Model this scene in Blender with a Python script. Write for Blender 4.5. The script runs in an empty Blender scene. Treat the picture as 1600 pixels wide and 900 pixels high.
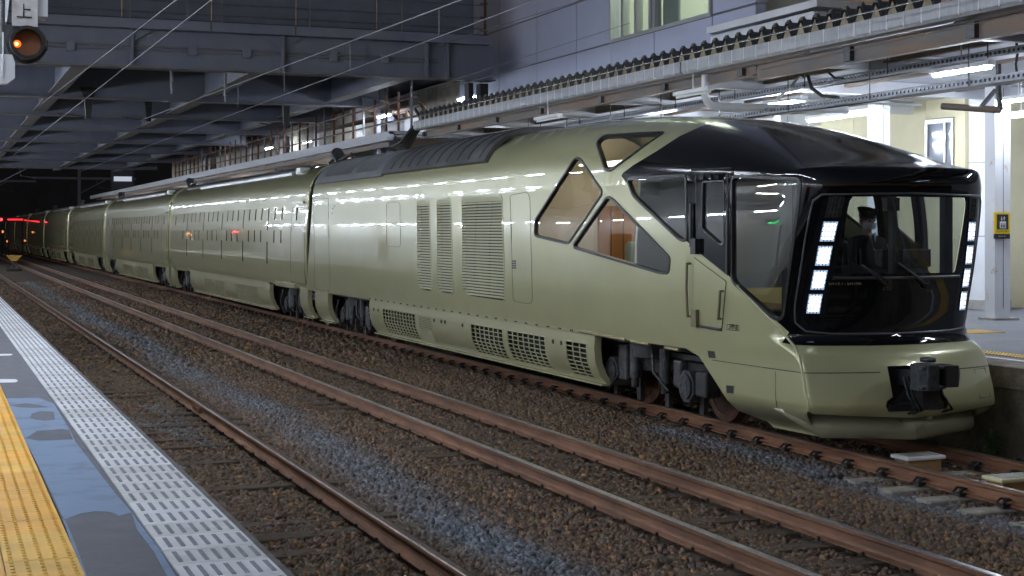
import bpy, bmesh, math, random
import numpy as np
from mathutils import Vector
from mathutils.geometry import delaunay_2d_cdt
random.seed(7); rng = np.random.default_rng(7)
SC = bpy.context.scene; COL = SC.collection
R = math.radians
# ------------------------------------------------------------------ camera, sky, exposure
F, VX, HZ, CH = 2344.0, -107.0, 360.0, 2.31       # focal length and vanishing point in photo pixels, camera height over the rail heads
TH = math.atan((800 - VX) / F); CT, ST = math.cos(TH), math.sin(TH)
cam = bpy.data.cameras.new('camera'); camo = bpy.data.objects.new('camera', cam); COL.objects.link(camo)
camo.location = (0, 0, CH); camo.rotation_euler = (R(90), 0, -TH)
cam.sensor_width = 36; cam.lens = F / 1600 * 36; cam.shift_y = -(450 - HZ) / 1600
cam.clip_start = 0.1; cam.clip_end = 2000
SC.camera = camo
w = bpy.data.worlds.new('World'); SC.world = w; w.use_nodes = True
nt = w.node_tree; bg = nt.nodes['Background']
sky = nt.nodes.new('ShaderNodeTexSky'); sky.sky_type = 'NISHITA'; sky.sun_disc = False
sky.sun_elevation = R(-2.0); sky.sun_rotation = R(250)
nt.links.new(sky.outputs[0], bg.inputs[0]); bg.inputs[1].default_value = 0.15
SC.view_settings.view_transform = 'Standard'; SC.view_settings.look = 'None'
SC.view_settings.exposure = 2.34; SC.view_settings.gamma = 1.0
SC.render.engine = 'CYCLES'; SC.cycles.use_denoising = True
SC.cycles.max_bounces = 8; SC.cycles.transparent_max_bounces = 16; SC.cycles.sample_clamp_indirect = 6
SC.cycles.caustics_reflective = False; SC.cycles.caustics_refractive = False
LAMP = 62.0                                        # emission strength of a fluorescent tube

def U(px, py, X=None, Y=None, Z=None, d=None):
    """world point that the photo pixel (px, py) shows when it lies at the given X, Y, Z or depth"""
    a, b = (px - 800) / F, (HZ - py) / F
    D = Vector((a * CT + ST, -a * ST + CT, b))      # per unit of depth
    if X is not None: k = X / D.x
    elif Y is not None: k = Y / D.y
    elif Z is not None: k = (Z - CH) / D.z
    else: k = d
    return Vector((0, 0, CH)) + D * k
def PX(p):
    d = p[0] * ST + p[1] * CT
    return 800 + F * (p[0] * CT - p[1] * ST) / d, HZ - F * (p[2] - CH) / d

# ------------------------------------------------------------------ materials
MATS = {}
def mat(name, col, rough=.6, metal=0., var=0., scale=3., bump=0., bscale=30., coat=0., spec=.5, col2=None, stretch=(1, 1, 1), detail=4., cr=.05):
    if name in MATS: return MATS[name]
    m = bpy.data.materials.new(name); m.use_nodes = True; MATS[name] = m
    n, l = m.node_tree.nodes, m.node_tree.links; b = n['Principled BSDF']
    b.inputs['Base Color'].default_value = (*col, 1); b.inputs['Roughness'].default_value = rough
    b.inputs['Metallic'].default_value = metal; b.inputs['Specular IOR Level'].default_value = spec
    if coat: b.inputs['Coat Weight'].default_value = coat; b.inputs['Coat Roughness'].default_value = cr
    if var or bump or col2:
        g = n.new('ShaderNodeNewGeometry'); mp = n.new('ShaderNodeMapping'); mp.inputs['Scale'].default_value = stretch
        l.new(g.outputs['Position'], mp.inputs['Vector'])
    if var or col2:
        t = n.new('ShaderNodeTexNoise'); t.inputs['Scale'].default_value = scale; t.inputs['Detail'].default_value = detail
        t.inputs['Roughness'].default_value = .65
        l.new(mp.outputs[0], t.inputs['Vector'])
        r = n.new('ShaderNodeValToRGB'); r.color_ramp.elements[0].position = .35; r.color_ramp.elements[1].position = .68
        c2 = col2 or tuple(min(1, c * (1 + var)) for c in col); c1 = col if col2 else tuple(c * (1 - var) for c in col)
        r.color_ramp.elements[0].color = (*c1, 1); r.color_ramp.elements[1].color = (*c2, 1)
        l.new(t.outputs['Fac'], r.inputs[0]); l.new(r.outputs[0], b.inputs['Base Color'])
    if bump:
        t2 = n.new('ShaderNodeTexNoise'); t2.inputs['Scale'].default_value = bscale; t2.inputs['Detail'].default_value = 5
        l.new(mp.outputs[0], t2.inputs['Vector'])
        bp = n.new('ShaderNodeBump'); bp.inputs['Strength'].default_value = bump; bp.inputs['Distance'].default_value = .02
        l.new(t2.outputs['Fac'], bp.inputs['Height']); l.new(bp.outputs[0], b.inputs['Normal'])
    return m
def emis(name, col, s):
    if name in MATS: return MATS[name]
    m = bpy.data.materials.new(name); m.use_nodes = True; MATS[name] = m
    b = m.node_tree.nodes['Principled BSDF']; b.inputs['Base Color'].default_value = (*col, 1)
    b.inputs['Emission Color'].default_value = (*col, 1); b.inputs['Emission Strength'].default_value = s
    return m
def glass(name, tint, ior=1.5, rough=0.0):
    if name in MATS: return MATS[name]
    m = bpy.data.materials.new(name); m.use_nodes = True; MATS[name] = m
    n, l = m.node_tree.nodes, m.node_tree.links; n.remove(n['Principled BSDF'])
    tr = n.new('ShaderNodeBsdfTransparent'); tr.inputs[0].default_value = (*tint, 1)
    gl = n.new('ShaderNodeBsdfGlossy'); gl.inputs['Roughness'].default_value = rough
    f0 = ((ior - 1) / (ior + 1)) ** 2; g = n.new('ShaderNodeNewGeometry')      # Schlick reflectance, the same from both faces of a thin pane
    def mth(op, a, b=None):
        q = n.new('ShaderNodeMath'); q.operation = op
        for i, v in enumerate((a, b)):
            if v is None: continue
            if isinstance(v, (int, float)): q.inputs[i].default_value = v
            else: l.new(v, q.inputs[i])
        return q.outputs[0]
    dt = n.new('ShaderNodeVectorMath'); dt.operation = 'DOT_PRODUCT'; l.new(g.outputs['Incoming'], dt.inputs[0]); l.new(g.outputs['Normal'], dt.inputs[1])
    fr = mth('ADD', mth('MULTIPLY', mth('POWER', mth('SUBTRACT', 1., mth('ABSOLUTE', dt.outputs['Value'])), 5.), 1 - f0), f0)
    mx = n.new('ShaderNodeMixShader'); l.new(fr, mx.inputs[0]); l.new(tr.outputs[0], mx.inputs[1]); l.new(gl.outputs[0], mx.inputs[2])
    l.new(mx.outputs[0], n['Material Output'].inputs[0])
    return m

# ------------------------------------------------------------------ mesh helpers
OFF = {}
def off(o):
    return OFF.get(o.name, Vector((0, 0, 0))) if o else Vector((0, 0, 0))
def tag(o, label=None, cat=None, group=None, kind=None):
    if label: o['label'] = label
    if cat: o['category'] = cat
    if group: o['group'] = group
    if kind: o['kind'] = kind
    return o
def thing(name, loc, label, cat, group=None):
    o = bpy.data.objects.new(name, None); COL.objects.link(o); o.location = loc; OFF[o.name] = Vector(loc)
    return tag(o, label, cat, group)
def link(name, me, parent=None, loc=None):
    o = bpy.data.objects.new(name, me); COL.objects.link(o)
    if parent: o.parent = parent; OFF[o.name] = off(parent)
    if loc is not None: o.location = Vector(loc) - off(parent)
    return o
class MB:
    def __init__(s): s.v, s.f, s.m, s.n, s.sm = [], [], [], None, []
    def add(s, vs, fs, m=0, smooth=False):
        b = len(s.v); s.v.extend([tuple(p) for p in vs])
        for f in fs: s.f.append([i + b for i in f]); s.m.append(m); s.sm.append(smooth)
        return s
    def box(s, x0, x1, y0, y1, z0, z1, m=0):
        return s.add([(x0, y0, z0), (x1, y0, z0), (x1, y1, z0), (x0, y1, z0), (x0, y0, z1), (x1, y0, z1), (x1, y1, z1), (x0, y1, z1)],
                     [(0, 3, 2, 1), (4, 5, 6, 7), (0, 1, 5, 4), (1, 2, 6, 5), (2, 3, 7, 6), (3, 0, 4, 7)], m)
    def cbox(s, c, sx, sy, sz, m=0):
        return s.box(c[0] - sx / 2, c[0] + sx / 2, c[1] - sy / 2, c[1] + sy / 2, c[2] - sz / 2, c[2] + sz / 2, m)
    def bar(s, p, q, wd, ht, m=0, up=(0, 0, 1)):
        p, q = Vector(p), Vector(q); d = (q - p).normalized(); sd = d.cross(Vector(up))
        if sd.length < 1e-4: sd = Vector((1, 0, 0))
        sd.normalize(); u = sd.cross(d); a, b = sd * wd / 2, u * ht / 2
        return s.add([p - a - b, p + a - b, p + a + b, p - a + b, q - a - b, q + a - b, q + a + b, q - a + b],
                     [(0, 1, 2, 3), (7, 6, 5, 4), (4, 5, 1, 0), (5, 6, 2, 1), (6, 7, 3, 2), (7, 4, 0, 3)], m)
    def tube(s, p, q, r, n=8, r2=None, m=0, caps=True):
        return s.path([p, q], [r, r if r2 is None else r2], n, m, caps)
    def path(s, pts, r, n=6, m=0, caps=True):
        pts = [Vector(p) for p in pts]; k = len(pts); rr = r if isinstance(r, (list, tuple)) else [r] * k
        vs, fs = [], []
        for i, p in enumerate(pts):
            d = (pts[min(i + 1, k - 1)] - pts[max(i - 1, 0)]).normalized()
            a = d.cross(Vector((0, 0, 1)) if abs(d.z) < .95 else Vector((1, 0, 0))).normalized(); b = d.cross(a)
            for j in range(n):
                t = 2 * math.pi * j / n; vs.append(p + (a * math.cos(t) + b * math.sin(t)) * rr[i])
        for i in range(k - 1):
            for j in range(n):
                j2 = (j + 1) % n; fs.append((i * n + j, (i + 1) * n + j, (i + 1) * n + j2, i * n + j2))
        s.add(vs, fs, m, True)
        if caps:
            s.add(vs[:n], [list(range(n))], m); s.add(vs[-n:], [list(range(n))[::-1]], m)
        return s
    def prism(s, prof, y0, y1, m=0, axis='y', smooth=False):
        """2-D profile extruded along y (profile is x,z) or x (profile y,z) or z (profile x,y)"""
        n = len(prof); mk = {'y': lambda a, b, t: (a, t, b), 'x': lambda a, b, t: (t, a, b), 'z': lambda a, b, t: (a, b, t)}[axis]
        vs = [mk(a, b, y0) for a, b in prof] + [mk(a, b, y1) for a, b in prof]
        s.add(vs, [(i, (i + 1) % n, n + (i + 1) % n, n + i) for i in range(n)], m, smooth)
        s.add(vs, [list(range(n))[::-1], [n + i for i in range(n)]], m)
        return s
    def ring(s, c, ax, r1, r2, t, n=20, m=0):
        """flat ring (annulus) of thickness t about axis ax"""
        c, ax = Vector(c), Vector(ax).normalized(); a = ax.cross(Vector((0, 0, 1)) if abs(ax.z) < .9 else Vector((1, 0, 0))).normalized(); b = ax.cross(a)
        vs = []
        for (r, h) in ((r1, -t / 2), (r2, -t / 2), (r2, t / 2), (r1, t / 2)):
            for j in range(n):
                q = 2 * math.pi * j / n; vs.append(c + ax * h + (a * math.cos(q) + b * math.sin(q)) * r)
        return s.add(vs, [(k * n + j, k * n + (j + 1) % n, ((k + 1) % 4) * n + (j + 1) % n, ((k + 1) % 4) * n + j) for k in range(4) for j in range(n)], m)
    def mirror(s, xc):
        k = len(s.v); s.v += [(2 * xc - p[0], p[1], p[2]) for p in s.v]
        s.f += [[i + k for i in f][::-1] for f in s.f]; s.m += s.m; s.sm += s.sm
        return s
    def mesh(s, name, mats, o=Vector((0, 0, 0)), flip=True):
        me = bpy.data.meshes.new(name)
        me.from_pydata([(p[0] - o[0], p[1] - o[1], p[2] - o[2]) for p in s.v], [], s.f)
        for m in (mats if isinstance(mats, (list, tuple)) else [mats]): me.materials.append(m)
        me.polygons.foreach_set('material_index', s.m); me.polygons.foreach_set('use_smooth', s.sm)
        if flip:
            bm = bmesh.new(); bm.from_mesh(me); bmesh.ops.recalc_face_normals(bm, faces=bm.faces); bm.to_mesh(me); bm.free()
        me.update(); return me
    def build(s, name, mats, parent=None, label=None, cat=None, group=None, kind=None, flip=True):
        o = link(name, s.mesh(name, mats, off(parent), flip), parent)
        return tag(o, label, cat, group, kind)
def bevel(o, wd, seg=2):
    md = o.modifiers.new('bevel', 'BEVEL'); md.width = wd; md.segments = seg; md.limit_method = 'ANGLE'; md.angle_limit = R(40)
    return o
def copy_tree(o, parent=None, delta=Vector((0, 0, 0))):
    c = o.copy(); COL.objects.link(c)
    if parent: c.parent = parent
    else: c.location = o.location + delta
    OFF[c.name] = Vector(c.location) if not parent else OFF[parent.name]
    for ch in o.children: copy_tree(ch, c)
    return c
def text(name, body, mt, loc, rot, size, parent=None, ext=.002, align='CENTER'):
    cu = bpy.data.curves.new(name, 'FONT'); cu.body = body; cu.size = size; cu.extrude = ext; cu.align_x = align; cu.align_y = 'CENTER'
    t = bpy.data.objects.new(name, cu); COL.objects.link(t)
    dg = bpy.context.evaluated_depsgraph_get(); me = bpy.data.meshes.new_from_object(t.evaluated_get(dg)); bpy.data.objects.remove(t)
    me.materials.clear(); me.materials.append(mt)
    o = link(name, me, parent, loc); o.rotation_euler = rot
    return o

# base materials
M_paint = mat('champagne_green_paint', (.425, .415, .225), .31, .26, coat=1., cr=.02, var=.03, scale=1.5, bump=.035, bscale=1.1)
_n = M_paint.node_tree; _n.links.new(_n.nodes['Bump'].outputs[0], _n.nodes['Principled BSDF'].inputs['Coat Normal'])
M_black = mat('black_gloss_paint', (.004, .0045, .006), .04, spec=.45)
M_seal = mat('black_rubber', (.018, .018, .02), .45)
M_dark = mat('underframe_grime', (.022, .021, .021), .6, .2, var=.5, scale=9, bump=.3, bscale=40)
M_steel = mat('worn_grey_steel', (.085, .088, .092), .42, .55, var=.4, scale=12, bump=.15)
M_roofg = mat('roof_cover_grey', (.17, .175, .185), .5, var=.12, scale=2.5)
M_roofd = mat('roof_cover_dark', (.075, .075, .075), .5, var=.3, scale=2, stretch=(1, .4, 1))
M_rust = mat('rusty_steel', (.105, .048, .026), .75, .1, var=.45, scale=7, bump=.3, bscale=60)
M_railtop = mat('polished_rail', (.35, .34, .34), .3, .9, var=.2, scale=20)
M_white = mat('white_painted_steel', (.72, .73, .74), .45, var=.06, scale=4)
M_concrete = mat('aged_concrete', (.30, .29, .27), .85, var=.25, scale=2.2, bump=.35, bscale=25)
M_tube = emis('fluorescent_tube', (.80, .875, 1.), LAMP)
M_win = glass('clear_window', (.90, .93, .91), 1.7)
M_winD = glass('tinted_window', (.45, .47, .47))
M_chrome = mat('bright_metal', (.6, .6, .6), .25, .9)
# ------------------------------------------------------------------ lead car: one smooth skin S(s, t), cut into shell, black mask, windows, louvres
XC = 9.56                                           # centre line of the track the train stands on
def pchip(xs, ys):
    xs = np.array(xs, float); ys = np.array(ys, float); h = np.diff(xs); dl = np.diff(ys) / h
    m = np.zeros(len(xs)); m[0], m[-1] = dl[0], dl[-1]
    for i in range(1, len(xs) - 1):
        m[i] = 0 if dl[i - 1] * dl[i] <= 0 else 2 * dl[i - 1] * dl[i] / (dl[i - 1] + dl[i])
    xl, yl, hl, ml = xs.tolist(), ys.tolist(), h.tolist(), m.tolist()
    import bisect
    def f(x):
        if x <= xl[0]: return yl[0]
        if x >= xl[-1]: return yl[-1]
        i = bisect.bisect_right(xl, x) - 1; t = (x - xl[i]) / hl[i]
        return (yl[i] * (1 + 2 * t) * (1 - t) ** 2 + hl[i] * ml[i] * t * (1 - t) ** 2 + yl[i + 1] * t * t * (3 - 2 * t) - hl[i] * ml[i + 1] * t * t * (1 - t))
    return f
ZE = 2.9
f_w = pchip([.2, .32, .45, .9, 1.15, 1.6, 2.2, 2.9], [1.14, 1.33, 1.435, 1.425, 1.445, 1.455, 1.45, 1.40])
f_yf = pchip([.2, .45, .85, 1.0, 1.07, 1.14, 1.22, 2.0, 2.75], [13.22, 12.99, 13.09, 13.16, 13.25, 13.36, 13.40, 13.24, 13.07])
f_vy = pchip([.2, .45, .85, 1.0, 1.07, 1.14, 1.22, 2.0, 2.75], [13.48, 13.25, 13.35, 13.42, 13.49, 13.58, 13.62, 13.46, 13.28])
f_r = pchip([.2, .9, 1.02, 1.2, 2.0, 2.75], [.05, .05, .12, .36, .38, .4])
f_zr = pchip([12.9, 13.4, 14, 14.75, 15.5, 16.5, 17.5, 18.5, 20, 40], [2.93, 3.02, 3.20, 3.40, 3.56, 3.71, 3.81, 3.87, 3.91, 3.93])
f_n = pchip([13, 16, 19, 40], [2.2, 2.4, 2.8, 2.8])
def taper(y, vy=13.3):
    k = (18.5 - y) / (18.5 - vy)
    return 0 if k <= 0 else .25 * min(k, 1.3) ** 1.7
def plan(s, z):
    """near half of the plan curve at height z: s < -.4 side, -.4..4 corner, .4..1.4 front, 1.4 = centre"""
    w0, yf, vy, r = f_w(min(z, ZE)), f_yf(min(z, 2.75)), f_vy(min(z, 2.75)), f_r(z)
    if s < -5.2: return -w0, 13.3 - s
    vx = -(w0 - taper(vy, vy)); y1 = vy + r
    if s <= -.4:
        y = y1 + (18.5 - y1) * (-.4 - s) / 4.8
        return -(w0 - taper(y, vy)), y
    fr = lambda x: yf + (vy - yf) * (x / vx) ** 2
    if s < .4:
        t = (s + .4) / .8; ax, ay = -(w0 - taper(y1, vy)), y1; cx = vx + r; cy = fr(cx)
        return (1 - t) ** 2 * ax + 2 * t * (1 - t) * vx + t * t * cx, (1 - t) ** 2 * ay + 2 * t * (1 - t) * vy + t * t * cy
    x = (vx + r) * (1.4 - s) / 1.0
    return x, fr(x)
def zfield(x, y):
    n = f_n(y); we = 1.40 - taper(y, 13.28); q = min(1., abs(x / we)) ** n
    return ZE + (f_zr(y) - ZE) * (1 - q) ** (1 / n)
def eave(s):
    x, y = plan(s, 2.75); k = min(1, max(0, (s + .7) / 1.1)); k = k * k * (3 - 2 * k)
    x0, y0 = plan(s, ZE)
    fy = min(1, max(0, (s + .4) / .8))
    return x0 * (1 - .05 * k), y0 + .13 * k * fy
def S(s, t):
    if t <= 2.75:
        x, y = plan(s, t); return (XC + x, y, t)
    ex, ey = eave(s); ez = zfield(ex, ey)
    if t <= 3:
        k = (t - 2.75) / .25; x, y = plan(s, 2.75)
        a = k * math.pi / 2; kx = 1 - math.cos(a); kz = math.sin(a)
        blend = min(1, max(0, (s + 3) / 3))
        z = 2.75 + (ez - 2.75) * (kz * blend + k * (1 - blend)); kk = kx * blend + k * (1 - blend)
        return (XC + x + (ex - x) * kk, y + (ey - y) * kk, z)
    f = (t - 3) * math.pi / 2; n = f_n(ey); c = max(0, math.cos(f)) ** (2 / n)
    ry = ey
    if ey < 17: ry = 14.3 + (17 - 14.3) * ((ey - 13.19) / (17 - 13.19)) ** .8 if ey > 13.19 else 14.3
    x = ex * c; y = ey + (ry - ey) * (1 - math.cos(f)) ; x = ex * c
    return (XC + x, y, zfield(x, y))
def SN(s, t, e=.004):
    a = Vector(S(s + e, t)) - Vector(S(s - e, t)); tt = min(t, 3.995); b = Vector(S(s, tt + e)) - Vector(S(s, tt - e))
    n = a.cross(b)
    if n.length < 1e-12: return Vector((0, 0, 1))
    n.normalize()
    p = S(s, t); o = Vector((p[0] - XC, min(0, p[1] - 15.5), p[2] - 2.0))
    return n if n.dot(o) > 0 else -n
_gs = np.concatenate([np.linspace(-21, -5.2, 60), np.linspace(-5.0, 1.4, 90)]); _gt = np.linspace(.2, 4, 70)
_g = [(s, t) for s in _gs for t in _gt]; _gp = np.array([S(*q) for q in _g])
_gn = np.array([SN(*q) for q in _g]); _vis = ((np.array([0, 0, CH]) - _gp) * _gn).sum(1) > 0
_gx = np.array([PX(p) for p in _gp]); _gx[~_vis] = 1e6
def ST_of(px, py):
    i = int(((_gx - (px, py)) ** 2).sum(1).argmin()); s, t = _g[i]
    for _ in range(12):
        x0, y0 = PX(S(s, t)); e = .003
        xa, ya = PX(S(s + e, t)); xb, yb = PX(S(s, t + e if t < 3.99 else t - e)); sg = 1 if t < 3.99 else -1
        J = np.array([[xa - x0, sg * (xb - x0)], [ya - y0, sg * (yb - y0)]]) / e
        try: d = np.linalg.solve(J, [px - x0, py - y0])
        except np.linalg.LinAlgError: break
        d = np.clip(d, -.15, .15); s = min(1.4, max(-21.5, s + d[0])); t = min(4, max(.2, t + d[1]))
        if abs(d).max() < 1e-5: break
    return s, t
def rounded(pts, r, n=4):
    out = []; k = len(pts)
    for i in range(k):
        p0, p, p1 = Vector(pts[i - 1]), Vector(pts[i]), Vector(pts[(i + 1) % k])
        a, b = (p0 - p), (p1 - p); ra, rb = min(r, a.length * .45), min(r, b.length * .45)
        A, B = p + a.normalized() * ra, p + b.normalized() * rb
        for j in range(n + 1):
            t = j / n; out.append(tuple(A * (1 - t) ** 2 + p * 2 * t * (1 - t) + B * t * t))
    return out
def densify(pts, step, closed=True):
    out = []
    for i in range(len(pts) if closed else len(pts) - 1):
        p, q = Vector(pts[i]), Vector(pts[(i + 1) % len(pts)]); n = max(1, int((q - p).length / step))
        out += [tuple(p.lerp(q, j / n)) for j in range(n)]
    if not closed: out.append(tuple(pts[-1]))
    return out
def region(pix, r=3, step=9): return [ST_of(*p) for p in densify(rounded(pix, r), step)]
def inside(p, poly):
    x, y = p; c = False; j = len(poly) - 1
    for i in range(len(poly)):
        xi, yi = poly[i]; xj, yj = poly[j]
        if (yi > y) != (yj > y) and x < (xj - xi) * (y - yi) / (yj - yi) + xi: c = not c
        j = i
    return c
# outlines read off the photograph, laid on the skin
W = {}
W['roof_window'] = region([(934, 221), (944, 213), (1036, 208), (1000, 232), (953, 265), (946, 263)], 5)
W['gable_window'] = region([(899, 248), (907, 251), (941, 301), (888, 379), (836, 367), (837, 345)], 5)
W['gable_window_low'] = region([(949, 309), (957, 313), (1046, 404), (1044, 425), (1030, 424), (896, 385)], 5)
W['cab_side_window'] = region([(981, 281), (1071, 276), (1072, 375), (1062, 372), (990, 304)], 6)
W['door_window'] = region([(1099, 285), (1131, 284), (1131, 381), (1125, 381), (1098, 356)], 3)
W['cab_front_window'] = region([(1145, 277), (1250, 282), (1222, 496), (1210, 496), (1145, 438)], 9)
DOOR_UP = region([(1088, 272), (1137, 270), (1139, 431), (1089, 391)], 3)
DOOR_LO = region([(1084, 402), (1135, 440), (1128, 515), (1083, 507)], 2)
L1 = region([(652, 313), (670, 313), (675, 455), (657, 452), (653, 440)], 5, 14)
L2 = region([(683, 311), (704, 311), (708, 459), (690, 457), (684, 446)], 5, 14)
L3 = region([(722, 307), (784, 307), (789, 470), (728, 461), (723, 448)], 5, 14)
for q in (L1, L2, L3): pass
W['windscreen'] = densify(rounded([(.52, 1.80), (1.4, 1.80), (1.4, 2.66), (.44, 2.66)], .04), .1)
wl = densify([(.53, 1.88), (.46, 2.6), (.5, 2.66), (1.4, 2.66), (1.4, 1.86), (.55, 1.86)], .1); W['windscreen'] = wl
MASK_LO = [ST_of(*p) for p in densify([(971, 275), (982, 288), (1010, 316), (1083, 386), (1140, 432), (1203, 492), (1233, 519)], 10, False)]
MASK_LO += [(-.22, 1.125), (0, 1.11), (.4, 1.105), (1.0, 1.10), (1.4, 1.10)]
MASK_UP = [ST_of(*p) for p in densify([(1120, 190), (1095, 198), (1062, 213), (1025, 237), (990, 258), (974, 270)], 10, False)]
tipS = MASK_UP[0][0]
MASK = [(tipS + .25, 4.0)] + MASK_UP + MASK_LO + [(1.4, 4.0)]
_c = [ST_of(*p) for p in ((1072, 546), (1092, 553), (1140, 632), (1160, 652))]
ZB = .93
VOID = [(-21, .15), (-21, ZB), (_c[0][0], ZB), (_c[1][0], .86), (_c[2][0], .42), (_c[3][0] + .1, .30), (_c[3][0] + .5, .2), (_c[3][0] + .6, .15)]
COUP = [(1.13, .90), (1.4, .90), (1.4, .44), (1.08, .44), (1.055, .5), (1.07, .55), (1.13, .59)]      # coupler recess
VOID2 = [(-.34, .15), (-.12, .455), (.1, .45), (.5, .42), (1.4, .36), (1.4, .15)]

def hexrow(poly):
    s = [p[0] for p in poly]; t = [p[1] for p in poly]; return min(s), max(s), min(t), max(t)
pts, edges = [], []
def put(p):
    pts.append(Vector((p[0], p[1]))); return len(pts) - 1
def loop(poly, closed=True):
    ids = [put(p) for p in poly]
    edges.extend((ids[i], ids[i + 1]) for i in range(len(ids) - 1))
    if closed: edges.append((ids[-1], ids[0]))
S0, T0 = -20.5, .2
loop(densify([(S0, T0), (1.4, T0), (1.4, 4), (S0, 4)], .12))
ALL = list(W.values()) + [L1, L2, L3, DOOR_UP, DOOR_LO, COUP]
for q in ALL: loop(densify(q, .1) if q is COUP else q)
loop(densify([(-5, 2.965), (1.4, 2.965)], .1, False), False); loop(MASK); loop(densify(VOID, .15)); loop(densify(VOID2, .1))
for s in list(np.arange(S0 + .6, -5.3, .6)) + list(np.arange(-5.2, -.5, .16)) + list(np.arange(-.44, .46, .045)) + list(np.arange(.5, 1.36, .1)):
    for t in list(np.arange(.28, .9, .12)) + [.95, 1.0, 1.04, 1.08, 1.12, 1.16, 1.22, 1.3] + list(np.arange(1.45, 2.7, .16)) + list(np.arange(2.75, 3.0, .04)) + list(np.arange(3.0, 3.99, .05)):
        if s < -5.2 and round(t * 100) % 3 == 0 and t < 2.7: continue
        put((s + random.uniform(-.004, .004), t))
for s in np.arange(S0 + .2, -5.3, .2):
    for t in (2.55, 2.65, 2.75, 2.85, 2.93, 3.0, 3.04, 3.08, 3.12, 3.16, 3.2, 3.25, 3.3, 3.35):
        put((s + random.uniform(-.004, .004), t + random.uniform(-.002, .002)))
V2, _, F2, _, _, _ = delaunay_2d_cdt(pts, edges, [], 0, 1e-5)
cls = {}
def which(p):
    for k, q in W.items():
        if inside(p, q): return None
    if inside(p, L1) or inside(p, L2) or inside(p, L3) or inside(p, COUP): return None
    if inside(p, VOID) or inside(p, VOID2): return None
    if inside(p, DOOR_UP): return 'door_up'
    if inside(p, DOOR_LO): return 'door_lo'
    return ('roof' if p[1] > 2.965 else 'mask') if inside(p, MASK) else 'shell'
for f in F2:
    c = ((V2[f[0]].x + V2[f[1]].x + V2[f[2]].x) / 3, (V2[f[0]].y + V2[f[1]].y + V2[f[2]].y) / 3)
    k = which(c)
    if k: cls.setdefault(k, []).append(f)
_P = [S(v.x, v.y) for v in V2]; _N = [SN(v.x, v.y) for v in V2]
def skin_obj(name, groups, mats, parent, lift=0., sides=(0, 1), label=None, smoothn=True):
    vs, fs, ms, ns = [], [], [], []
    for side in sides:
        mp = {}
        for gi, tris in enumerate(groups):
            for f in tris:
                ids = []
                for i in f:
                    if i not in mp:
                        p, n = _P[i], _N[i]; mp[i] = len(vs)
                        x, y, z = p[0] + n[0] * lift, p[1] + n[1] * lift, p[2] + n[2] * lift
                        vs.append((2 * XC - x if side else x, y, z)); ns.append((-n[0] if side else n[0], n[1], n[2]))
                    ids.append(mp[i])
                a, b, c = (Vector(vs[i]) for i in ids); nn = (b - a).cross(c - a)
                if nn.dot(Vector(ns[ids[0]])) < 0: ids = ids[::-1]
                fs.append(ids); ms.append(gi)
    me = bpy.data.meshes.new(name); o_ = off(parent)
    me.from_pydata([(p[0] - o_[0], p[1] - o_[1], p[2] - o_[2]) for p in vs], [], fs)
    for m in mats: me.materials.append(m)
    me.polygons.foreach_set('material_index', ms); me.polygons.foreach_set('use_smooth', [True] * len(fs))
    me.normals_split_custom_set_from_vertices([Vector(n).normalized() for n in ns]); me.update()
    o = link(name, me, parent)
    if label: o['label'] = label
    return o
def patch(poly, step, lift, mt, name, parent, side=0, label=None):
    """a pane or panel of its own that follows the skin inside an outline"""
    p2, e2 = [], []
    for p in poly: p2.append(Vector(p))
    e2 = [(i, (i + 1) % len(poly)) for i in range(len(poly))]
    s0, s1, t0, t1 = hexrow(poly)
    for s in np.arange(s0 + step / 2, s1, step):
        for t in np.arange(t0 + step / 2, t1, step):
            if inside((s, t), poly): p2.append(Vector((s, t)))
    v2, _, f2, _, _, _ = delaunay_2d_cdt(p2, e2, [], 0, 1e-5)
    f2 = [f for f in f2 if inside((sum(v2[i].x for i in f) / 3, sum(v2[i].y for i in f) / 3), poly)]
    vs, ns = [], []
    for v in v2:
        p, n = S(v.x, v.y), SN(v.x, v.y); q = Vector(p) + n * lift
        vs.append((2 * XC - q.x if side else q.x, q.y, q.z)); ns.append((-n.x if side else n.x, n.y, n.z))
    fs = []
    for f in f2:
        f = list(f); a, b, c = (Vector(vs[i]) for i in f)
        if (b - a).cross(c - a).dot(Vector(ns[f[0]])) < 0: f = f[::-1]
        fs.append(f)
    me = bpy.data.meshes.new(name); o_ = off(parent)
    me.from_pydata([(p[0] - o_[0], p[1] - o_[1], p[2] - o_[2]) for p in vs], [], fs); me.materials.append(mt)
    me.polygons.foreach_set('use_smooth', [True] * len(fs)); me.normals_split_custom_set_from_vertices([Vector(n).normalized() for n in ns])
    o = link(name, me, parent)
    if label: o['label'] = label
    return o
def bezel(poly, wd, proud, depth, mt, name, parent, side=0, closed=True):
    P = [Vector(S(*q)) for q in poly]; N = [SN(*q) for q in poly]; k = len(P); ctr = sum(P, Vector()) / k
    mb = MB(); vs = []
    for i in range(k):
        T = (P[(i + 1) % k] - P[i - 1]).normalized(); O = N[i].cross(T).normalized()
        if i == 0:
            sg = 0
            for j in range(k):
                a, b = P[j] - ctr, P[(j + 1) % k] - ctr; sg += a.cross(b).dot(N[j])
            sg = -1 if sg > 0 else 1
        O = O * sg
        for (a, b) in ((wd, -.004), (wd * .9, proud), (0, proud), (-.002, -depth)):
            vs.append(P[i] + O * a + N[i] * b)
    if side: vs = [Vector((2 * XC - v.x, v.y, v.z)) for v in vs]
    mb.add(vs, [(i * 4 + j, i * 4 + j + 1, ((i + 1) % k) * 4 + j + 1, ((i + 1) % k) * 4 + j) for i in range(k) for j in range(3)])
    return mb.build(name, mt, parent)
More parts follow.
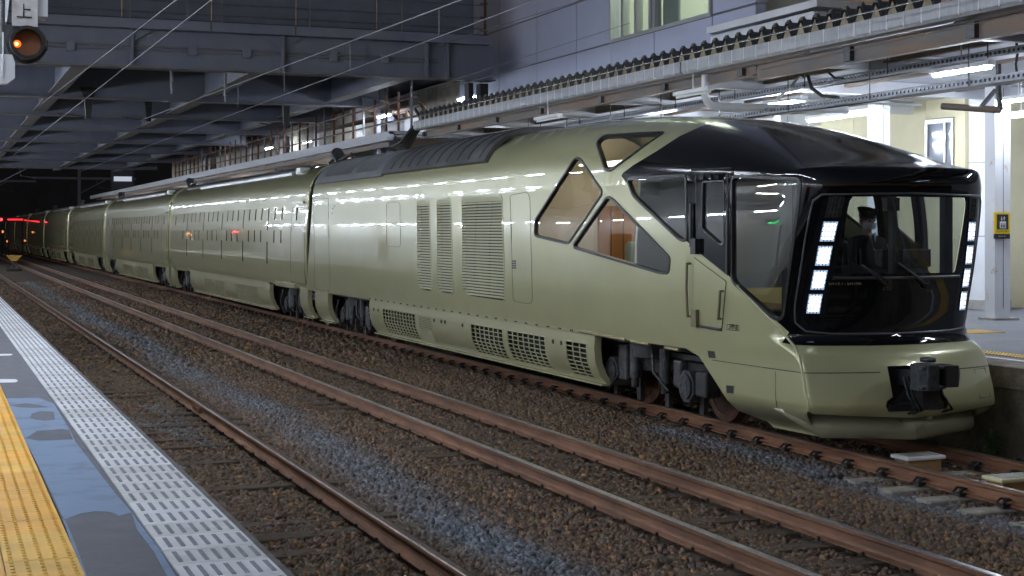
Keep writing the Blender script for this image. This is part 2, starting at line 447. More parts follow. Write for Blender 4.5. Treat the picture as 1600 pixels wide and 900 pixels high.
def strip(line_px, r, mt, name, parent, lift=0., st=None, side=0):
    """thin rod laid on the skin along a line: grooves, handrails, beads"""
    q = st or [ST_of(*p) for p in densify(line_px, 10, False)]
    P = [Vector(S(*a)) + SN(*a) * lift for a in q]
    if side: P = [Vector((2 * XC - v.x, v.y, v.z)) for v in P]
    return MB().path(P, r, 6).build(name, mt, parent)
# ------------------------------------------------------------------ lead car assembled
lead = thing('lead_railcar', (XC, 24, 0), 'olive gold lead car of the train with black glass nose and triangular windows', 'train car', 'cars of the olive gold train')
skin_obj('body_shell', [cls['shell']], [M_paint], lead)
M_blackr = mat('black_satin_roof', (.003, .0034, .005), .13, spec=.35)
skin_obj('black_mask', [cls['mask']], [M_black], lead, .003, label='glossy black nose mask'); skin_obj('cab_roof', [cls['roof']], [M_blackr], lead, .003, label='satin black domed cab roof')
for side in (0, 1):
    skin_obj('cab_door', [cls['door_up'], cls['door_lo']], [M_black, M_paint], lead, .008 if side == 0 else .004, (side,))
M_cabg = glass('cab_glass', (.70, .73, .73), 2.1); M_shield = glass('windscreen_glass', (.56, .60, .62), 1.65)
M_winW = glass('saloon_window', (.72, .72, .68), 1.9)
for side in (0, 1):
    for k, q in W.items():
        if k == 'windscreen' and side: continue
        nm = 'windscreen' if k == 'windscreen' else 'window'
        if k == 'windscreen':
            patch(q, .12, -.006, M_shield, 'windscreen', lead, 0); patch(q, .12, -.006, M_shield, 'windscreen', lead, 1)
            continue
        o = patch(q, .12, -.012, M_winW if 'gable' in k or 'roof' in k else M_cabg, nm, lead, side)
        bz = bezel(q, .035 if k != 'door_window' else .02, .012, .05, M_seal, 'window_frame', o, side)
for side in (0, 1):
    strip(None, .007, M_seal, 'door_seal', lead, .004, DOOR_UP + DOOR_UP[:1], side)
    strip(None, .006, M_seal, 'door_seal', lead, .002, DOOR_LO + DOOR_LO[:1], side)
M_bronze = mat('door_edge_bronze', (.20, .18, .10), .4, .4)
for ln in ([(1079, 412), (1078, 450), (1080, 494)], [(1131, 455), (1130, 475), (1128, 498)]):
    strip(ln, .016, M_bronze, 'handrail', lead, .05)
    for p in (ln[0], ln[-1]):
        a = ST_of(*p); P = Vector(S(*a)); n = SN(*a); MB().tube(P, P + n * .06, .014, 6).build('handrail_bracket', M_bronze, lead)
for ln in ([(1083, 318), (1083, 386)], [(1141, 318), (1140, 428)]):
    strip(ln, .02, M_seal, 'door_grab_rail', lead, .03)
strip([(1082, 266), (1145, 263)], .012, M_seal, 'drip_rail', lead, .01)
# door step, latch plates
a = ST_of(1089, 497); P = Vector(S(*a)); n = SN(*a); MB().cbox(P + n * .02, .06, .12, .20).build('door_latch', M_bronze, lead)
strip([(1083, 507), (1105, 511), (1128, 515)], .018, M_steel, 'door_sill', lead, .008)
a = ST_of(1090, 385); P = Vector(S(*a)); n = SN(*a); MB().cbox(P + n * .03, .07, .12, .18).build('door_lock', M_seal, lead)
# grooves of the nose
strip(None, .005, M_seal, 'panel_seam', lead, 0., [(-1.95 + .1 * i, .84 + (.0 if i < 99 else 0)) for i in range(34) if -1.95 + .1 * i < 1.13])
strip(None, .005, M_seal, 'panel_seam', lead, 0., [(-1.95 + .1 * i, .84) for i in range(34) if -1.95 + .1 * i < 1.13], 1)
strip([(1212, 581), (1212, 600), (1212, 620), (1214, 640)], .004, M_seal, 'panel_seam', lead)
for q in ([(1106, 548), (1117, 549), (1119, 560), (1108, 559)], [(1135, 602), (1147, 603), (1147, 615), (1136, 614)]):
    st = [ST_of(*p) for p in q]
    patch(st, .1, .003, M_seal, 'jacking_pocket', lead); bezel(st, .012, .006, .0, M_paint, 'pocket_rim', lead)
strip(None, .004, M_seal, 'hatch_outline', lead, 0., [(.45, .82), (.62, .82), (.62, .52), (.45, .52), (.45, .82)], 1)
# crease that runs from the mask corner down the bow
M_paintL = M_paint
strip([(1152, 446), (1180, 474), (1215, 510), (1243, 543), (1250, 560), (1255, 590), (1260, 620), (1264, 643)], .016, M_paint, 'bow_crease', lead, .0)
# louvres
M_slat = mat('slat_paint', (.36, .35, .20), .5, .1)
for q, nsl in ((L1, 0), (L2, 0), (L3, 0)):
    bk = patch(q, .4, -.06, M_dark, 'louvre', lead, label='ventilation louvre with thin horizontal slats')
    bezel(q, .03, .008, .07, M_paint, 'louvre_frame', bk)
    s0, s1, t0, t1 = hexrow(q); t = t0 + .03
    while t < t1 - .02:
        xs = []
        for i in range(len(q)):
            (a, b), (c, d) = q[i], q[(i + 1) % len(q)]
            if (b > t) != (d > t): xs.append(a + (t - b) * (c - a) / (d - b))
        if len(xs) >= 2:
            a, b = min(xs), max(xs); vs = []
            for s in (a, b):
                P = Vector(S(s, t)); n = SN(s, t)
                vs += [P + n * .006 - Vector((0, 0, .002)), P + n * .008, P + n * .004 + Vector((0, 0, .027)), P - n * .004 + Vector((0, 0, .025))]
            MB().add(vs, [(0, 1, 5, 4), (1, 2, 6, 5), (2, 3, 7, 6), (3, 0, 4, 7), (0, 3, 2, 1), (4, 5, 6, 7)]).build('slat', M_slat, bk)
        t += .047
    if q is L3:
        for s in (s0 + (s1 - s0) * .35, s0 + (s1 - s0) * .68):
            strip(None, .008, M_dark, 'slat_bar', bk, -.002, [(s, t0 + .05), (s, (t0 + t1) / 2), (s, t1 - .05)])
# hatches and small doors on the side
for q in ([(604, 316), (625, 316), (626, 386), (604, 385)], [(797, 305), (824, 300), (828, 309), (832, 470), (828, 475), (802, 471)]):
    st = [ST_of(*p) for p in densify(rounded(q, 5), 14)]; strip(None, .0045, M_seal, 'hatch_outline', lead, 0., st + st[:1])
st = [ST_of(*p) for p in densify([(490, 310), (513, 310), (515, 455), (492, 452)], 14)]; strip(None, .004, M_seal, 'hatch_outline', lead, 0., st + st[:1])
q = region([(798, 308), (823, 304), (826, 318), (826, 372), (800, 372)], 4)
for i in range(4): a = ST_of(803, 408 + 3.5 * i); P = Vector(S(*a)); MB().cbox(P, .012, .16, .022).build('vent_slot', M_seal, lead)
for px, py in ((520, 326), (523, 322), (519, 333)):
    a = ST_of(px, py); MB().cbox(S(*a), .012, .05, .03).build('marker_plate', M_seal, lead)
# roof covers at the rear of the lead car
def roof_cover(sa, sb, ta, mt, name, parent, lift, ns=24, ribs=()):
    mb = MB(); sv = np.linspace(sa, sb, ns); tv = np.linspace(ta, 4, 14); row = []
    for sgn in (0, 1):
        for i, s in enumerate(sv):
            for t in tv:
                P = Vector(S(s, t)) + SN(s, t) * lift; row.append((2 * XC - P.x if sgn else P.x, P.y, P.z))
    n = len(tv); k = ns * n
    fs = [(b + i * n + j, b + (i + 1) * n + j, b + (i + 1) * n + j + 1, b + i * n + j + 1) for b in (0, k) for i in range(ns - 1) for j in range(n - 1)]
    mb.add(row, fs, 0, True)
    for sgn in (0, 1):
        for s in (sa, sb):
            rim = [(Vector(S(s, t)) + SN(s, t) * lift, Vector(S(s, t))) for t in tv]; vs = []
            for a, b in rim: vs += [a, b]
            if sgn: vs = [(2 * XC - v[0], v[1], v[2]) for v in vs]
            mb.add(vs, [(2 * j, 2 * j + 1, 2 * j + 3, 2 * j + 2) for j in range(n - 1)])
        rim = [(Vector(S(s, ta)) + SN(s, ta) * lift, Vector(S(s, ta))) for s in sv]; vs = []
        for a, b in rim: vs += [a, b]
        if sgn: vs = [(2 * XC - v[0], v[1], v[2]) for v in vs]
        mb.add(vs, [(2 * j, 2 * j + 1, 2 * j + 3, 2 * j + 2) for j in range(ns - 1)])
    return mb.build(name, mt, parent)
sR = 13.3 - 33.6; sM = 13.3 - 28.2; sF = 13.3 - 22.3
def t_of_px(px, py): return ST_of(px, py)[1]
tc = t_of_px(600, 276)
rc = roof_cover(sR, sM, tc, M_roofg, 'roof_cover', lead, .05)
rd = roof_cover(sM + .02, sF, tc + .02, M_roofd, 'roof_cover', lead, .07, label if False else 40)
M_mesh = mat('vent_mesh', (.03, .032, .036), .7)
for (ya, yb) in ((32.9, 32.2), (32.15, 31.45), (31.4, 30.7), (30.2, 29.5), (29.45, 28.7)):
    mb = MB(); sa, sb = 13.3 - ya, 13.3 - yb; tv = np.linspace(tc + .09, tc + .52, 9)
    vs = [Vector(S(s, t)) + SN(s, t) * .053 for s in (sa, sb) for t in tv]
    mb.add(vs, [(j, j + 1, 10 + j, 9 + j) for j in range(8)], 0, True)
    v = mb.build('roof_vent', M_mesh, rc)
    g = MB()
    for t in np.linspace(tc + .09, tc + .52, 20): g.path([Vector(S(s, t)) + SN(s, t) * .058 for s in (sa, sb)], .006, 4, caps=False)
    for s in np.linspace(sa, sb, 9): g.path([Vector(S(s, t)) + SN(s, t) * .058 for t in tv], .006, 4, caps=False)
    g.build('vent_mesh', M_roofg, rc)
for y in np.arange(22.6, 28, .55):
    MB().path([Vector(S(13.3 - y, t)) + SN(13.3 - y, t) * .075 for t in np.linspace(tc + .06, 3.98, 9)], .022, 5).build('roof_rib', M_roofd, rd)
# headlamp columns set in the corners of the windscreen
M_led = emis('headlamp_led', (.86, .94, 1.), .75); M_ledd = emis('headlamp_diffuser', (.55, .72, 1.), .11); M_lcov = mat('lamp_cover', (.008, .01, .014), .1); M_ledoff = mat('headlamp_reflector', (.12, .125, .13), .25, .8)
for side in (0, 1):
    col_ = [(.06, 1.22), (.36, 1.22), (.40, 2.64), (.10, 2.64)]
    hb = patch(densify([(p_[0] + .07, p_[1]) for p_ in col_], .1), .1, .0045, M_lcov, 'headlamp', lead, side)
    t = 2.655
    for k in range(5):
        hgt = .205; lit = k > 0
        s_a = .235 - (2.6 - t) * .04; q = densify([(s_a - .005, t - hgt), (s_a + .15, t - hgt), (s_a + .155, t), (s_a, t)], .05)
        cq = patch(q, .06, .012, M_ledd if lit else M_ledoff, 'headlamp_cell', hb, side)
        if lit:
            mxs, mxt = sum(p_[0] for p_ in q) / len(q), sum(p_[1] for p_ in q) / len(q)
            inn = densify(rounded([(s_a + .012, t - hgt + .02), (s_a + .136, t - hgt + .02), (s_a + .142, t - .02), (s_a + .017, t - .02)], .02, 3), .05)
            patch(inn, .06, .0135, M_led, 'led_array', cq, side)
        bezel(q, .008, .014, .0, M_ledoff, 'cell_rim', hb, side)
        mb = MB()
        for j in range(1, 4):
            sj = s_a + .15 * j / 4; mb.path([Vector(S(sj, tt)) + SN(sj, tt) * .0155 for tt in (t - hgt, t - hgt / 2, t)], .004, 4)
            tj = t - hgt * j / 4; mb.path([Vector(S(ss, tj)) + SN(ss, tj) * .0155 for ss in (s_a, s_a + .075, s_a + .15)], .004, 4)
        if side: mb.v = [(2 * XC - p[0], p[1], p[2]) for p in mb.v]
        mb.build('cell_grid', M_ledoff, hb)
        t -= .252
# line inlaid round the windscreen, wipers, name and emblem
M_line = mat('grey_inlay', (.10, .105, .115), .3)
for side in (0, 1):
    strip(None, .011, M_line, 'windscreen_trim', lead, .003, densify([(1.4, 1.215), (.5, 1.225), (.2, 1.25), (.06, 1.34), (.04, 1.5), (.05, 2.62), (.14, 2.68), (1.4, 2.70)], .06, False), side)
    strip(None, .02, mat('sill_grey', (.05, .052, .055), .35), 'windscreen_sill', lead, .003, densify([(.44, 1.815), (1.4, 1.81)], .1, False), side)
def glass_pt(x, z, lift=.03):
    side = x > 0; s = 1.4 - abs(x) / 1.0 * 1.0
    lo, hi = .4, 1.4
    for _ in range(30):
        m_ = (lo + hi) / 2
        if -plan(m_, z)[0] > abs(x): lo = m_
        else: hi = m_
    P = Vector(S((lo + hi) / 2, z)); n = SN((lo + hi) / 2, z); P = P + n * lift
    return Vector((2 * XC - P.x, P.y, P.z)) if side else P
for (x0, z0, x1, z1) in ((-.17, 1.72, -.53, 1.96), (.33, 1.72, -.12, 1.98)):
    wp = MB().path([glass_pt(x0, z0, .02), glass_pt((x0 + x1) / 2, (z0 + z1) / 2, .06), glass_pt(x1, z1, .05)], [.018, .014, .010], 6).build('wiper_arm', M_seal, lead)
    MB().path([glass_pt(x1 - .02, z1 + .16, .02), glass_pt(x1, z1, .035), glass_pt(x1 + .40, z1 - .20, .02)], [.008, .012, .008], 5).build('wiper_blade', M_seal, wp)
    MB().tube(glass_pt(x0, z0, -.01), glass_pt(x0, z0, .06), .035, 10).build('wiper_pivot', M_seal, wp)
M_gold = mat('dull_gold', (.16, .125, .06), .4, .6); M_goldl = mat('gold_letter', (.22, .18, .10), .5, .2)
for i_, ch in enumerate('SHIKI-SHIMA'):
    p = glass_pt(-.82 + .033 * i_, 1.755, .006); text('letter', ch, M_goldl, p, (R(86), 0, R(-9)), .048, lead, .001)
em = MB()
for i in range(2):
    for j in range(3):
        c = glass_pt(-.20 + .05 * i, 1.70 + .048 * j, .005); em.add([c + Vector((-.022, 0, -.021)), c + Vector((.022, 0, -.021)), c + Vector((.022, 0, .021)), c + Vector((-.022, 0, .021)), c + Vector((-.012, -.003, 0)), c + Vector((0, -.003, -.012)), c + Vector((.012, -.003, 0)), c + Vector((0, -.003, .012))], [(0, 1, 5, 4), (1, 2, 6, 5), (2, 3, 7, 6), (3, 0, 4, 7)])
em.build('emblem', M_gold, lead, flip=False)
a = ST_of(1145, 511); P = Vector(S(*a)); n = SN(*a)
st = [ST_of(*p) for p in densify([(1136, 507), (1155, 509), (1155, 517), (1136, 515)], 6)]; strip(None, .004, M_dark, 'depot_plate', lead, .0, st + st[:1])
text('depot_code', 'OPP-B', M_dark, P + n * .004, (R(90), 0, R(-90)), .085, lead)
# coupler, recess, plough
MB().box(XC - .36, XC + .36, 13.2, 13.9, .42, .95).build('coupler_recess', M_dark, lead)
M_coup = mat('coupler_steel', (.05, .055, .062), .45, .6, var=.4, scale=14, bump=.2)
cp = MB().box(XC - .16, XC + .02, 12.8, 13.6, .70, .86).build('coupler', M_coup, lead)
bevel(MB().prism([(XC - .13 + .15 * math.cos(q_), 12.72 + .16 * math.sin(q_)) for q_ in np.linspace(.4, .4 + 2 * math.pi, 9)[:8]], .69, .95, axis='z').build('coupler_head', M_coup, cp), .02)
for z_ in (.70, .90): bevel(MB().box(XC - .26, XC + .04, 12.60, 12.80, z_, z_ + .04).build('coupler_flange', M_steel, cp), .01)
MB().add([(XC + a, b, c_) for a in (.02, .16) for b, c_ in ((12.56, .72), (12.82, .72), (12.82, .94), (12.56, .94))] + [(XC + .24, 12.64, .80), (XC + .24, 12.70, .80), (XC + .24, 12.70, .86), (XC + .24, 12.64, .86)], [(i + j, i + (j + 1) % 4, i + 4 + (j + 1) % 4, i + 4 + j) for i in (0, 4) for j in range(4)] + [(3, 2, 1, 0), (8, 9, 10, 11)]).build('knuckle', M_seal, cp)
bevel(MB().box(XC - .18, XC - .06, 12.62, 12.76, .97, 1.02).build('coupler_pin', M_coup, cp), .02)
MB().box(XC - .16, XC + .05, 12.72, 12.9, .48, .68).build('coupler_bracket', M_dark, cp)
MB().box(XC - .36, XC + .3, 12.99, 13.3, .445, .51).build('coupler_shelf', M_seal, lead)
for dx in (-.22, -.17, .2): MB().path([(XC + dx, 12.95, .8), (XC + dx - .05, 12.8, .62), (XC + dx, 12.72, .48), (XC + dx + .06, 12.95, .42)], .016, 6).build('jumper_hose', M_seal, lead)
M_plough = mat('plough_paint', (.30, .285, .19), .38, .3, coat=.5)
for sg in (-1, 1):
    mb = MB(); A = [(XC, 13.12), (XC + sg * .55, 13.22), (XC + sg * .95, 13.40), (XC + sg * 1.10, 13.55), (XC + sg * 1.27, 13.80)]
    prof = [(.02, .43), (-.03, .36), (-.06, .28), (-.075, .20), (-.03, .155)]; vs = [(x, y + dy * (1 - cq), z + (.43 - z) * cq + (.0 if abs(x - XC) > .3 else -.03)) for (x, y), cq in zip(A, (0, 0, 0, .45, 1)) for dy, z in prof]
    mb.add(vs, [(i * 5 + j, (i + 1) * 5 + j, (i + 1) * 5 + j + 1, i * 5 + j + 1) for i in range(4) for j in range(4)], 0, True)
    mb.build('snow_plough', M_plough, lead)
for dx in (-.42, -.16): MB().box(XC + dx, XC + dx + .12, 13.08 - dx * .18, 13.16 - dx * .2, .31, .335).build('plough_hinge', M_steel, lead)

M_void = mat('dark_void', (.008, .008, .009), .9); M_paintd = mat('dusty_champagne_paint', (.44, .43, .245), .36, .2, col2=(.39, .36, .215), scale=2.6, coat=.8, cr=.05, detail=8, stretch=(1, .35, 1.6))
# underframe skirts
SK = [(-1.405, .925), (-1.415, .75), (-1.395, .56), (-1.33, .40), (-1.235, .275)]
def sk_at(u, dx=0.):
    u = max(0, min(3.999, u)); i = int(u); f = u - i; a, b = SK[i], SK[i + 1]
    return XC + a[0] + (b[0] - a[0]) * f + dx, a[1] + (b[1] - a[1]) * f
def skirt(parent, segs, name='underframe_skirt', far=True):
    """segs: (y0, y1, kind): None = plain, 'g' = square mesh opening, 's' = slatted opening"""
    mb = MB(); gr = []
    us = [0, .5, 1, 1.5, 2, 2.5, 3, 3.5, 4]
    def stripq(y0, y1, ua, ub):
        uu = sorted({ua, ub, *[q for q in us if ua < q < ub]}); vs = []
        for u in uu:
            x, z = sk_at(u); vs += [(x, y0, z), (x, y1, z)]
        mb.add(vs, [(2 * j, 2 * j + 1, 2 * j + 3, 2 * j + 2) for j in range(len(uu) - 1)], 0, True)
    for (y0, y1, k) in segs:
        if not k: stripq(y0, y1, 0, 4)
        else: stripq(y0, y1, 0, .75); stripq(y0, y1, 3.55, 4); gr.append((y0, y1, k))
    ya, yb = min(q[0] for q in segs), max(q[1] for q in segs)
    for y in (ya, yb):
        vs = [];
        for u in us:
            x, z = sk_at(u); vs += [(x, y, z), (x + .10, y, z)]
        mb.add(vs, [(2 * j, 2 * j + 1, 2 * j + 3, 2 * j + 2) for j in range(len(us) - 1)])
    x, z = sk_at(4); mb.box(x - .07, x + .05, ya, yb, z - .022, z)
    mb.box(XC - 1.43, XC - 1.40, ya, yb, .93, .975)
    if far: mb2 = MB(); mb2.v, mb2.f, mb2.m, mb2.sm = [(2 * XC - p[0], p[1], p[2]) for p in mb.v], [f[::-1] for f in mb.f], list(mb.m), list(mb.sm)
    o = mb.build(name, M_paintd, parent, flip=False)
    if far: mb2.build(name, M_paintd, parent, flip=False)
    for (y0, y1, k) in gr:
        m = MB(); vs = []
        uu = [.75, 1, 1.5, 2, 2.5, 3, 3.55]
        for u in uu:
            xx, zz = sk_at(u, .10); vs += [(xx, y0, zz), (xx, y1, zz)]
        m.add(vs, [(2 * j, 2 * j + 1, 2 * j + 3, 2 * j + 2) for j in range(len(uu) - 1)], 1)
        if k == 'g':
            for y in np.linspace(y0, y1, max(4, int((y1 - y0) / .17))): m.path([(*[sk_at(u)[0]], y, sk_at(u)[1]) for u in uu], .011, 4, caps=False)
            for u in np.linspace(.75, 3.55, 9): xx, zz = sk_at(u); m.tube((xx, y0, zz), (xx, y1, zz), .009, 4, caps=False)
        else:
            for u in np.linspace(.8, 3.5, 18): xx, zz = sk_at(u); m.bar((xx + .01, y0, zz), (xx + .01, y1, zz), .03, .022)
        m.build('mesh_grille' if k == 'g' else 'slatted_grille', [M_paint, M_void], o)
    return o
s1 = skirt(lead, [(18.05, 18.3, None), (18.3, 19.0, 'g'), (19.0, 19.75, None), (19.75, 21.25, 'g'), (21.25, 21.45, None), (21.45, 22.9, 'g'), (22.9, 25.0, None), (25.0, 25.7, 's'), (25.7, 25.9, None), (25.9, 28.0, 'g'), (28.0, 28.95, None)])
skirt(lead, [(32.3, 33.5, None)])
bt = MB()
for y in np.arange(18.3, 28.9, .42):
    for dy in (0, .06): bt.tube((XC - 1.43, y + dy, .952), (XC - 1.44, y + dy, .952), .013, 6)
bt.build('bolt_row', M_dark, s1)
for y in (19.15, 19.45, 23.3, 24.2, 24.4, 24.9 + .9 - 1.0, 28.3, 28.6): MB().tube((XC - 1.40, y, .75), (XC - 1.425, y, .75), .032, 8).build('skirt_hole', M_seal, s1)
for (a, b) in ((427, 713), ): pass
for ln in ([(906, 517), (978, 531)], [(987, 533), (1015, 538)], [(1040, 543), (1062, 547)]): strip(ln, .022, mat('brass_step', (.32, .27, .14), .4, .3), 'step_edge', lead, .005)

def bogie(parent, yc, detail=True, wb=1.05):
    bf = MB()
    for sg in (-1, 1):
        x = XC + sg * .96
        bf.prism([(yc - 1.55, .50), (yc - 1.3, .62), (yc - .5, .62), (yc - .35, .52), (yc + .35, .52), (yc + .5, .62), (yc + 1.3, .62), (yc + 1.55, .50), (yc + 1.5, .72), (yc - 1.5, .72)], x - .07, x + .07, axis='x')
    bf.box(XC - .9, XC + .9, yc - .2, yc + .2, .5, .7)
    b = bf.build('bogie', M_dark, parent)
    for sy in (-wb, wb):
        for sg in (-1, 1):
            c = Vector((XC + sg * .56, yc + sy, .43)); w = MB()
            w.tube(c - Vector((.065 * sg, 0, 0)), c + Vector((.065 * sg, 0, 0)), .43, 28); w.tube(c - Vector((.075 * sg, 0, 0)), c - Vector((.05 * sg, 0, 0)), .46, 28)
            w.ring(c + Vector((sg * .066, 0, 0)), (1, 0, 0), .34, .43, .02, 28); w.tube(c, c + Vector((sg * .12, 0, 0)), .13, 14)
            w.build('wheel', M_rust if detail else M_dark, b)
            if sg < 0 or not detail:
                xx = XC + sg * 1.0
                if sg < 0: 
                    ab = MB().prism([(yc + sy + .2 * math.cos(t), .45 + .2 * math.sin(t)) for t in np.linspace(math.pi / 8, math.pi / 8 + 2 * math.pi, 9)[:8]], xx - .16, xx + .1, axis='x')
                    if detail:
                        ab.ring((xx - .17, yc + sy, .45), (1, 0, 0), .06, .15, .03, 16); ab.tube((xx - .19, yc + sy, .45), (xx - .15, yc + sy, .45), .07, 10)
                        for t in range(6): ab.cbox((xx - .175, yc + sy + .11 * math.cos(t * 1.047), .45 + .11 * math.sin(t * 1.047)), .03, .035, .035)
                    ab.build('axle_box', M_steel if detail else M_dark, b)
        MB().tube((XC - .6, yc + sy, .43), (XC + .6, yc + sy, .43), .08, 10).build('axle', M_dark, b)
    if detail:
        for dy in (-.42, .42):
            MB().tube((XC - 1.12, yc + dy, .42), (XC - 1.12, yc + dy, .92), .07, 12).build('damper', M_steel, b)
            MB().tube((XC - 1.12, yc + dy, .30), (XC - 1.12, yc + dy, .5), .05, 12).build('damper_rod', M_dark, b)
        MB().tube((XC - 1.06, yc, .72), (XC - 1.06, yc, .93), .26, 18).build('air_spring', M_seal, b)
        bevel(MB().box(XC - 1.16, XC - .9, yc + .62, yc + .86, .36, .82).build('brake_unit', M_steel, b), .03)
        bevel(MB().box(XC - 1.14, XC - .9, yc - .86, yc - .66, .40, .74).build('brake_unit', M_steel, b), .03)
        bevel(MB().box(XC - 1.2, XC - 1.0, yc - 1.62, yc - 1.34, .36, .66).build('sand_box', M_dark, b), .03)
        MB().path([(XC - 1.2, yc + 1.25, .8), (XC - 1.26, yc + 1.3, .5), (XC - 1.2, yc + 1.05, .22), (XC - 1.15, yc + .8, .45)], .02, 6).build('hose', M_seal, b)
        MB().path([(XC - 1.18, yc - .2, .85), (XC - 1.22, yc - .3, .55), (XC - 1.16, yc - .6, .35)], .018, 6).build('hose', M_seal, b)
        MB().box(XC - 1.0, XC - .94, yc - 1.5, yc + 1.5, .74, .80).build('brake_pipe', M_steel, b)
        for dy in (-1.2, -.3, .5, 1.2): MB().box(XC - 1.03, XC - .97, yc + dy - .05, yc + dy + .05, .12, .4).build('rail_guard', M_dark, b)
    return b
bogie(lead, 17.0); bogie(lead, 30.9)
# underframe block between the bogies keeps the far side from showing
MB().box(XC - 1.2, XC + 1.2, 14.6, 33.4, .86, 1.02).build('floor_pan', M_dark, lead)
MB().box(XC - 1.12, XC + 1.12, 19.0, 28.6, .35, .86).build('equipment_case', M_dark, lead)
MB().box(XC - 1.1, XC + 1.1, 14.4, 14.6, .3, .95).build('floor_pan_end', M_dark, lead)
# coil resistor behind the first opening
MB().box(XC - 1.15, XC - .2, 18.6, 18.9, .35, .86).build('equipment_case', M_dark, lead)
# rear end and gangway
def end_wall(parent, y, depth, prof, mt, name):
    return MB().prism([(XC + a, b) for a, b in prof], y, y + depth).build(name, mt, parent)
PROF = [(-1.37, .94), (-1.44, 1.15), (-1.455, 1.6), (-1.45, 2.2), (-1.40, 2.9)] + [( -1.40 * math.cos(f) ** (2 / 2.8), 2.9 + 1.04 * math.sin(f) ** (2 / 2.8)) for f in np.linspace(.12, math.pi / 2, 14)]
PROF = PROF + [(-a, b) for a, b in PROF[::-1][1:]]
end_wall(lead, 33.72, .05, [(a * .97, b * .985 + .03) for a, b in PROF], M_dark, 'rear_wall')
# interior
M_wood = mat('warm_wood', (.42, .20, .07), .4, var=.25, scale=2, stretch=(1, 1, .15)); M_cream = mat('cream_lining', (.62, .58, .48), .6); M_cab = mat('cab_dark_trim', (.035, .037, .042), .5)
MB().box(XC - 1.0, XC + 1.0, 13.95, 16.2, 1.12, 1.2).build('cab_floor', M_cab, lead)
MB().box(XC - 1.36, XC + 1.36, 16.2, 21.6, 1.2, 1.3).build('lounge_floor', mat('brown_carpet', (.10, .07, .05), .9), lead)
end_wall(lead, 21.6, .05, [(a * .955, b * .96 + .05) for a, b in PROF if b > 1.2], M_cream, 'lounge_end_wall')
MB().box(XC + 1.30, XC + 1.33, 19.3, 21.6, 1.3, 3.0).build('lounge_side_lining', M_cream, lead)
MB().box(8.88, 9.66, 19.5, 19.56, 1.3, 2.66).build('wood_partition', M_wood, lead)
for i in range(4): MB().box(9.06 + .19 * i, 9.068 + .19 * i, 19.49, 19.5, 1.3, 2.66).build('partition_joint', M_cab, lead)
MB().box(8.75, 9.6, 17.7, 18.4, 1.3, 1.78).build('lounge_sofa', mat('sage_cloth', (.30, .36, .30), .8), lead)
bevel(MB().box(8.75, 9.6, 18.25, 18.42, 1.78, 2.16).build('sofa_back', MATS['sage_cloth'], lead), .06)
MB().box(XC - .9, XC - .5, 16.6, 17.3, 1.3, 1.75).build('side_table', M_cab, lead)
for y in (19.9, 21.2): MB().path([(XC + 1.22 + .04 * math.sin(k * 2.2), y + .05 * k, 1.3 + 0 * k) for k in range(2)] + [(XC + 1.2, y + .1, 2.9)], .05, 6).build('curtain', M_cream, lead)
MB().tube((8.7, 17.0, 1.3), (8.7, 17.0, 1.95), .02, 8).build('lamp_stand', M_cab, lead); MB().tube((8.7, 17.0, 1.95), (8.7, 17.0, 2.15), .10, 14, .06).build('lamp_shade', emis('lamp_shade_glow', (1., .75, .45), .35), lead)
M_warm = emis('saloon_light', (1., .91, .78), 1.0)
MB().box(XC - .25, XC + .25, 17.2, 21.2, 3.30, 3.33).build('ceiling_light', M_warm, lead)
end_wall(lead, 16.9, .06, [(a * .93, b * .95 + .05) for a, b in PROF if b > 1.2 and b < 3.6], mat('cab_rear_wall', (.66, .67, .60), .6), 'cab_bulkhead')
MB().prism([(13.75, 1.2), (14.3, 1.2), (14.3, 1.86), (14.1, 1.93), (13.85, 1.78), (13.75, 1.7)], XC - .85, XC + .85, axis='x').build('driving_desk', M_cab, lead)
for dx in (.25, .62): bevel(MB().box(XC + dx, XC + dx + .28, 14.0, 14.15, 1.90, 2.10).build('desk_display', M_steel, lead), .01)
MB().box(XC + .03, XC + .08, 13.5, 13.58, 1.75, 2.72).build('cab_pillar', M_cab, lead)
MB().box(XC - .04, XC + .12, 13.5, 13.58, 2.52, 2.66).build('cab_camera', M_steel, lead)
for dx in (-.95, .95): MB().box(XC + dx - .05, XC + dx + .05, 13.75, 13.85, 1.7, 2.8).build('cab_pillar', M_cab, lead)
# ------------------------------------------------------------------ driver in the cab
def skin_body(name, verts, edges, radii, mt, parent, sub=1):
    me = bpy.data.meshes.new(name); me.from_pydata([Vector(v) - off(parent) for v in verts], edges, []); me.materials.append(mt)
    o = link(name, me, parent)
    sk = o.modifiers.new('skin', 'SKIN'); sk.use_smooth_shade = True
    for i, r in enumerate(radii): me.skin_vertices[0].data[i].radius = (r, r) if not isinstance(r, tuple) else r
    me.skin_vertices[0].data[0].use_root = True
    if sub: m_ = o.modifiers.new('sub', 'SUBSURF'); m_.levels = m_.render_levels = sub
    return o
DR = Vector((10.12, 14.75, 1.62))                   # seat point of the driver
M_unif = mat('navy_uniform', (.014, .015, .022), .8); M_skinc = mat('skin', (.52, .33, .25), .5); M_maskw = mat('white_face_mask', (.70, .73, .76), .7)
M_shirt = mat('white_shirt', (.75, .75, .75), .7)
drv = thing('person', DR, 'train driver in dark uniform, peaked cap and white face mask seated in the cab', 'person')
def D(x, y, z): return DR + Vector((x, y, z))
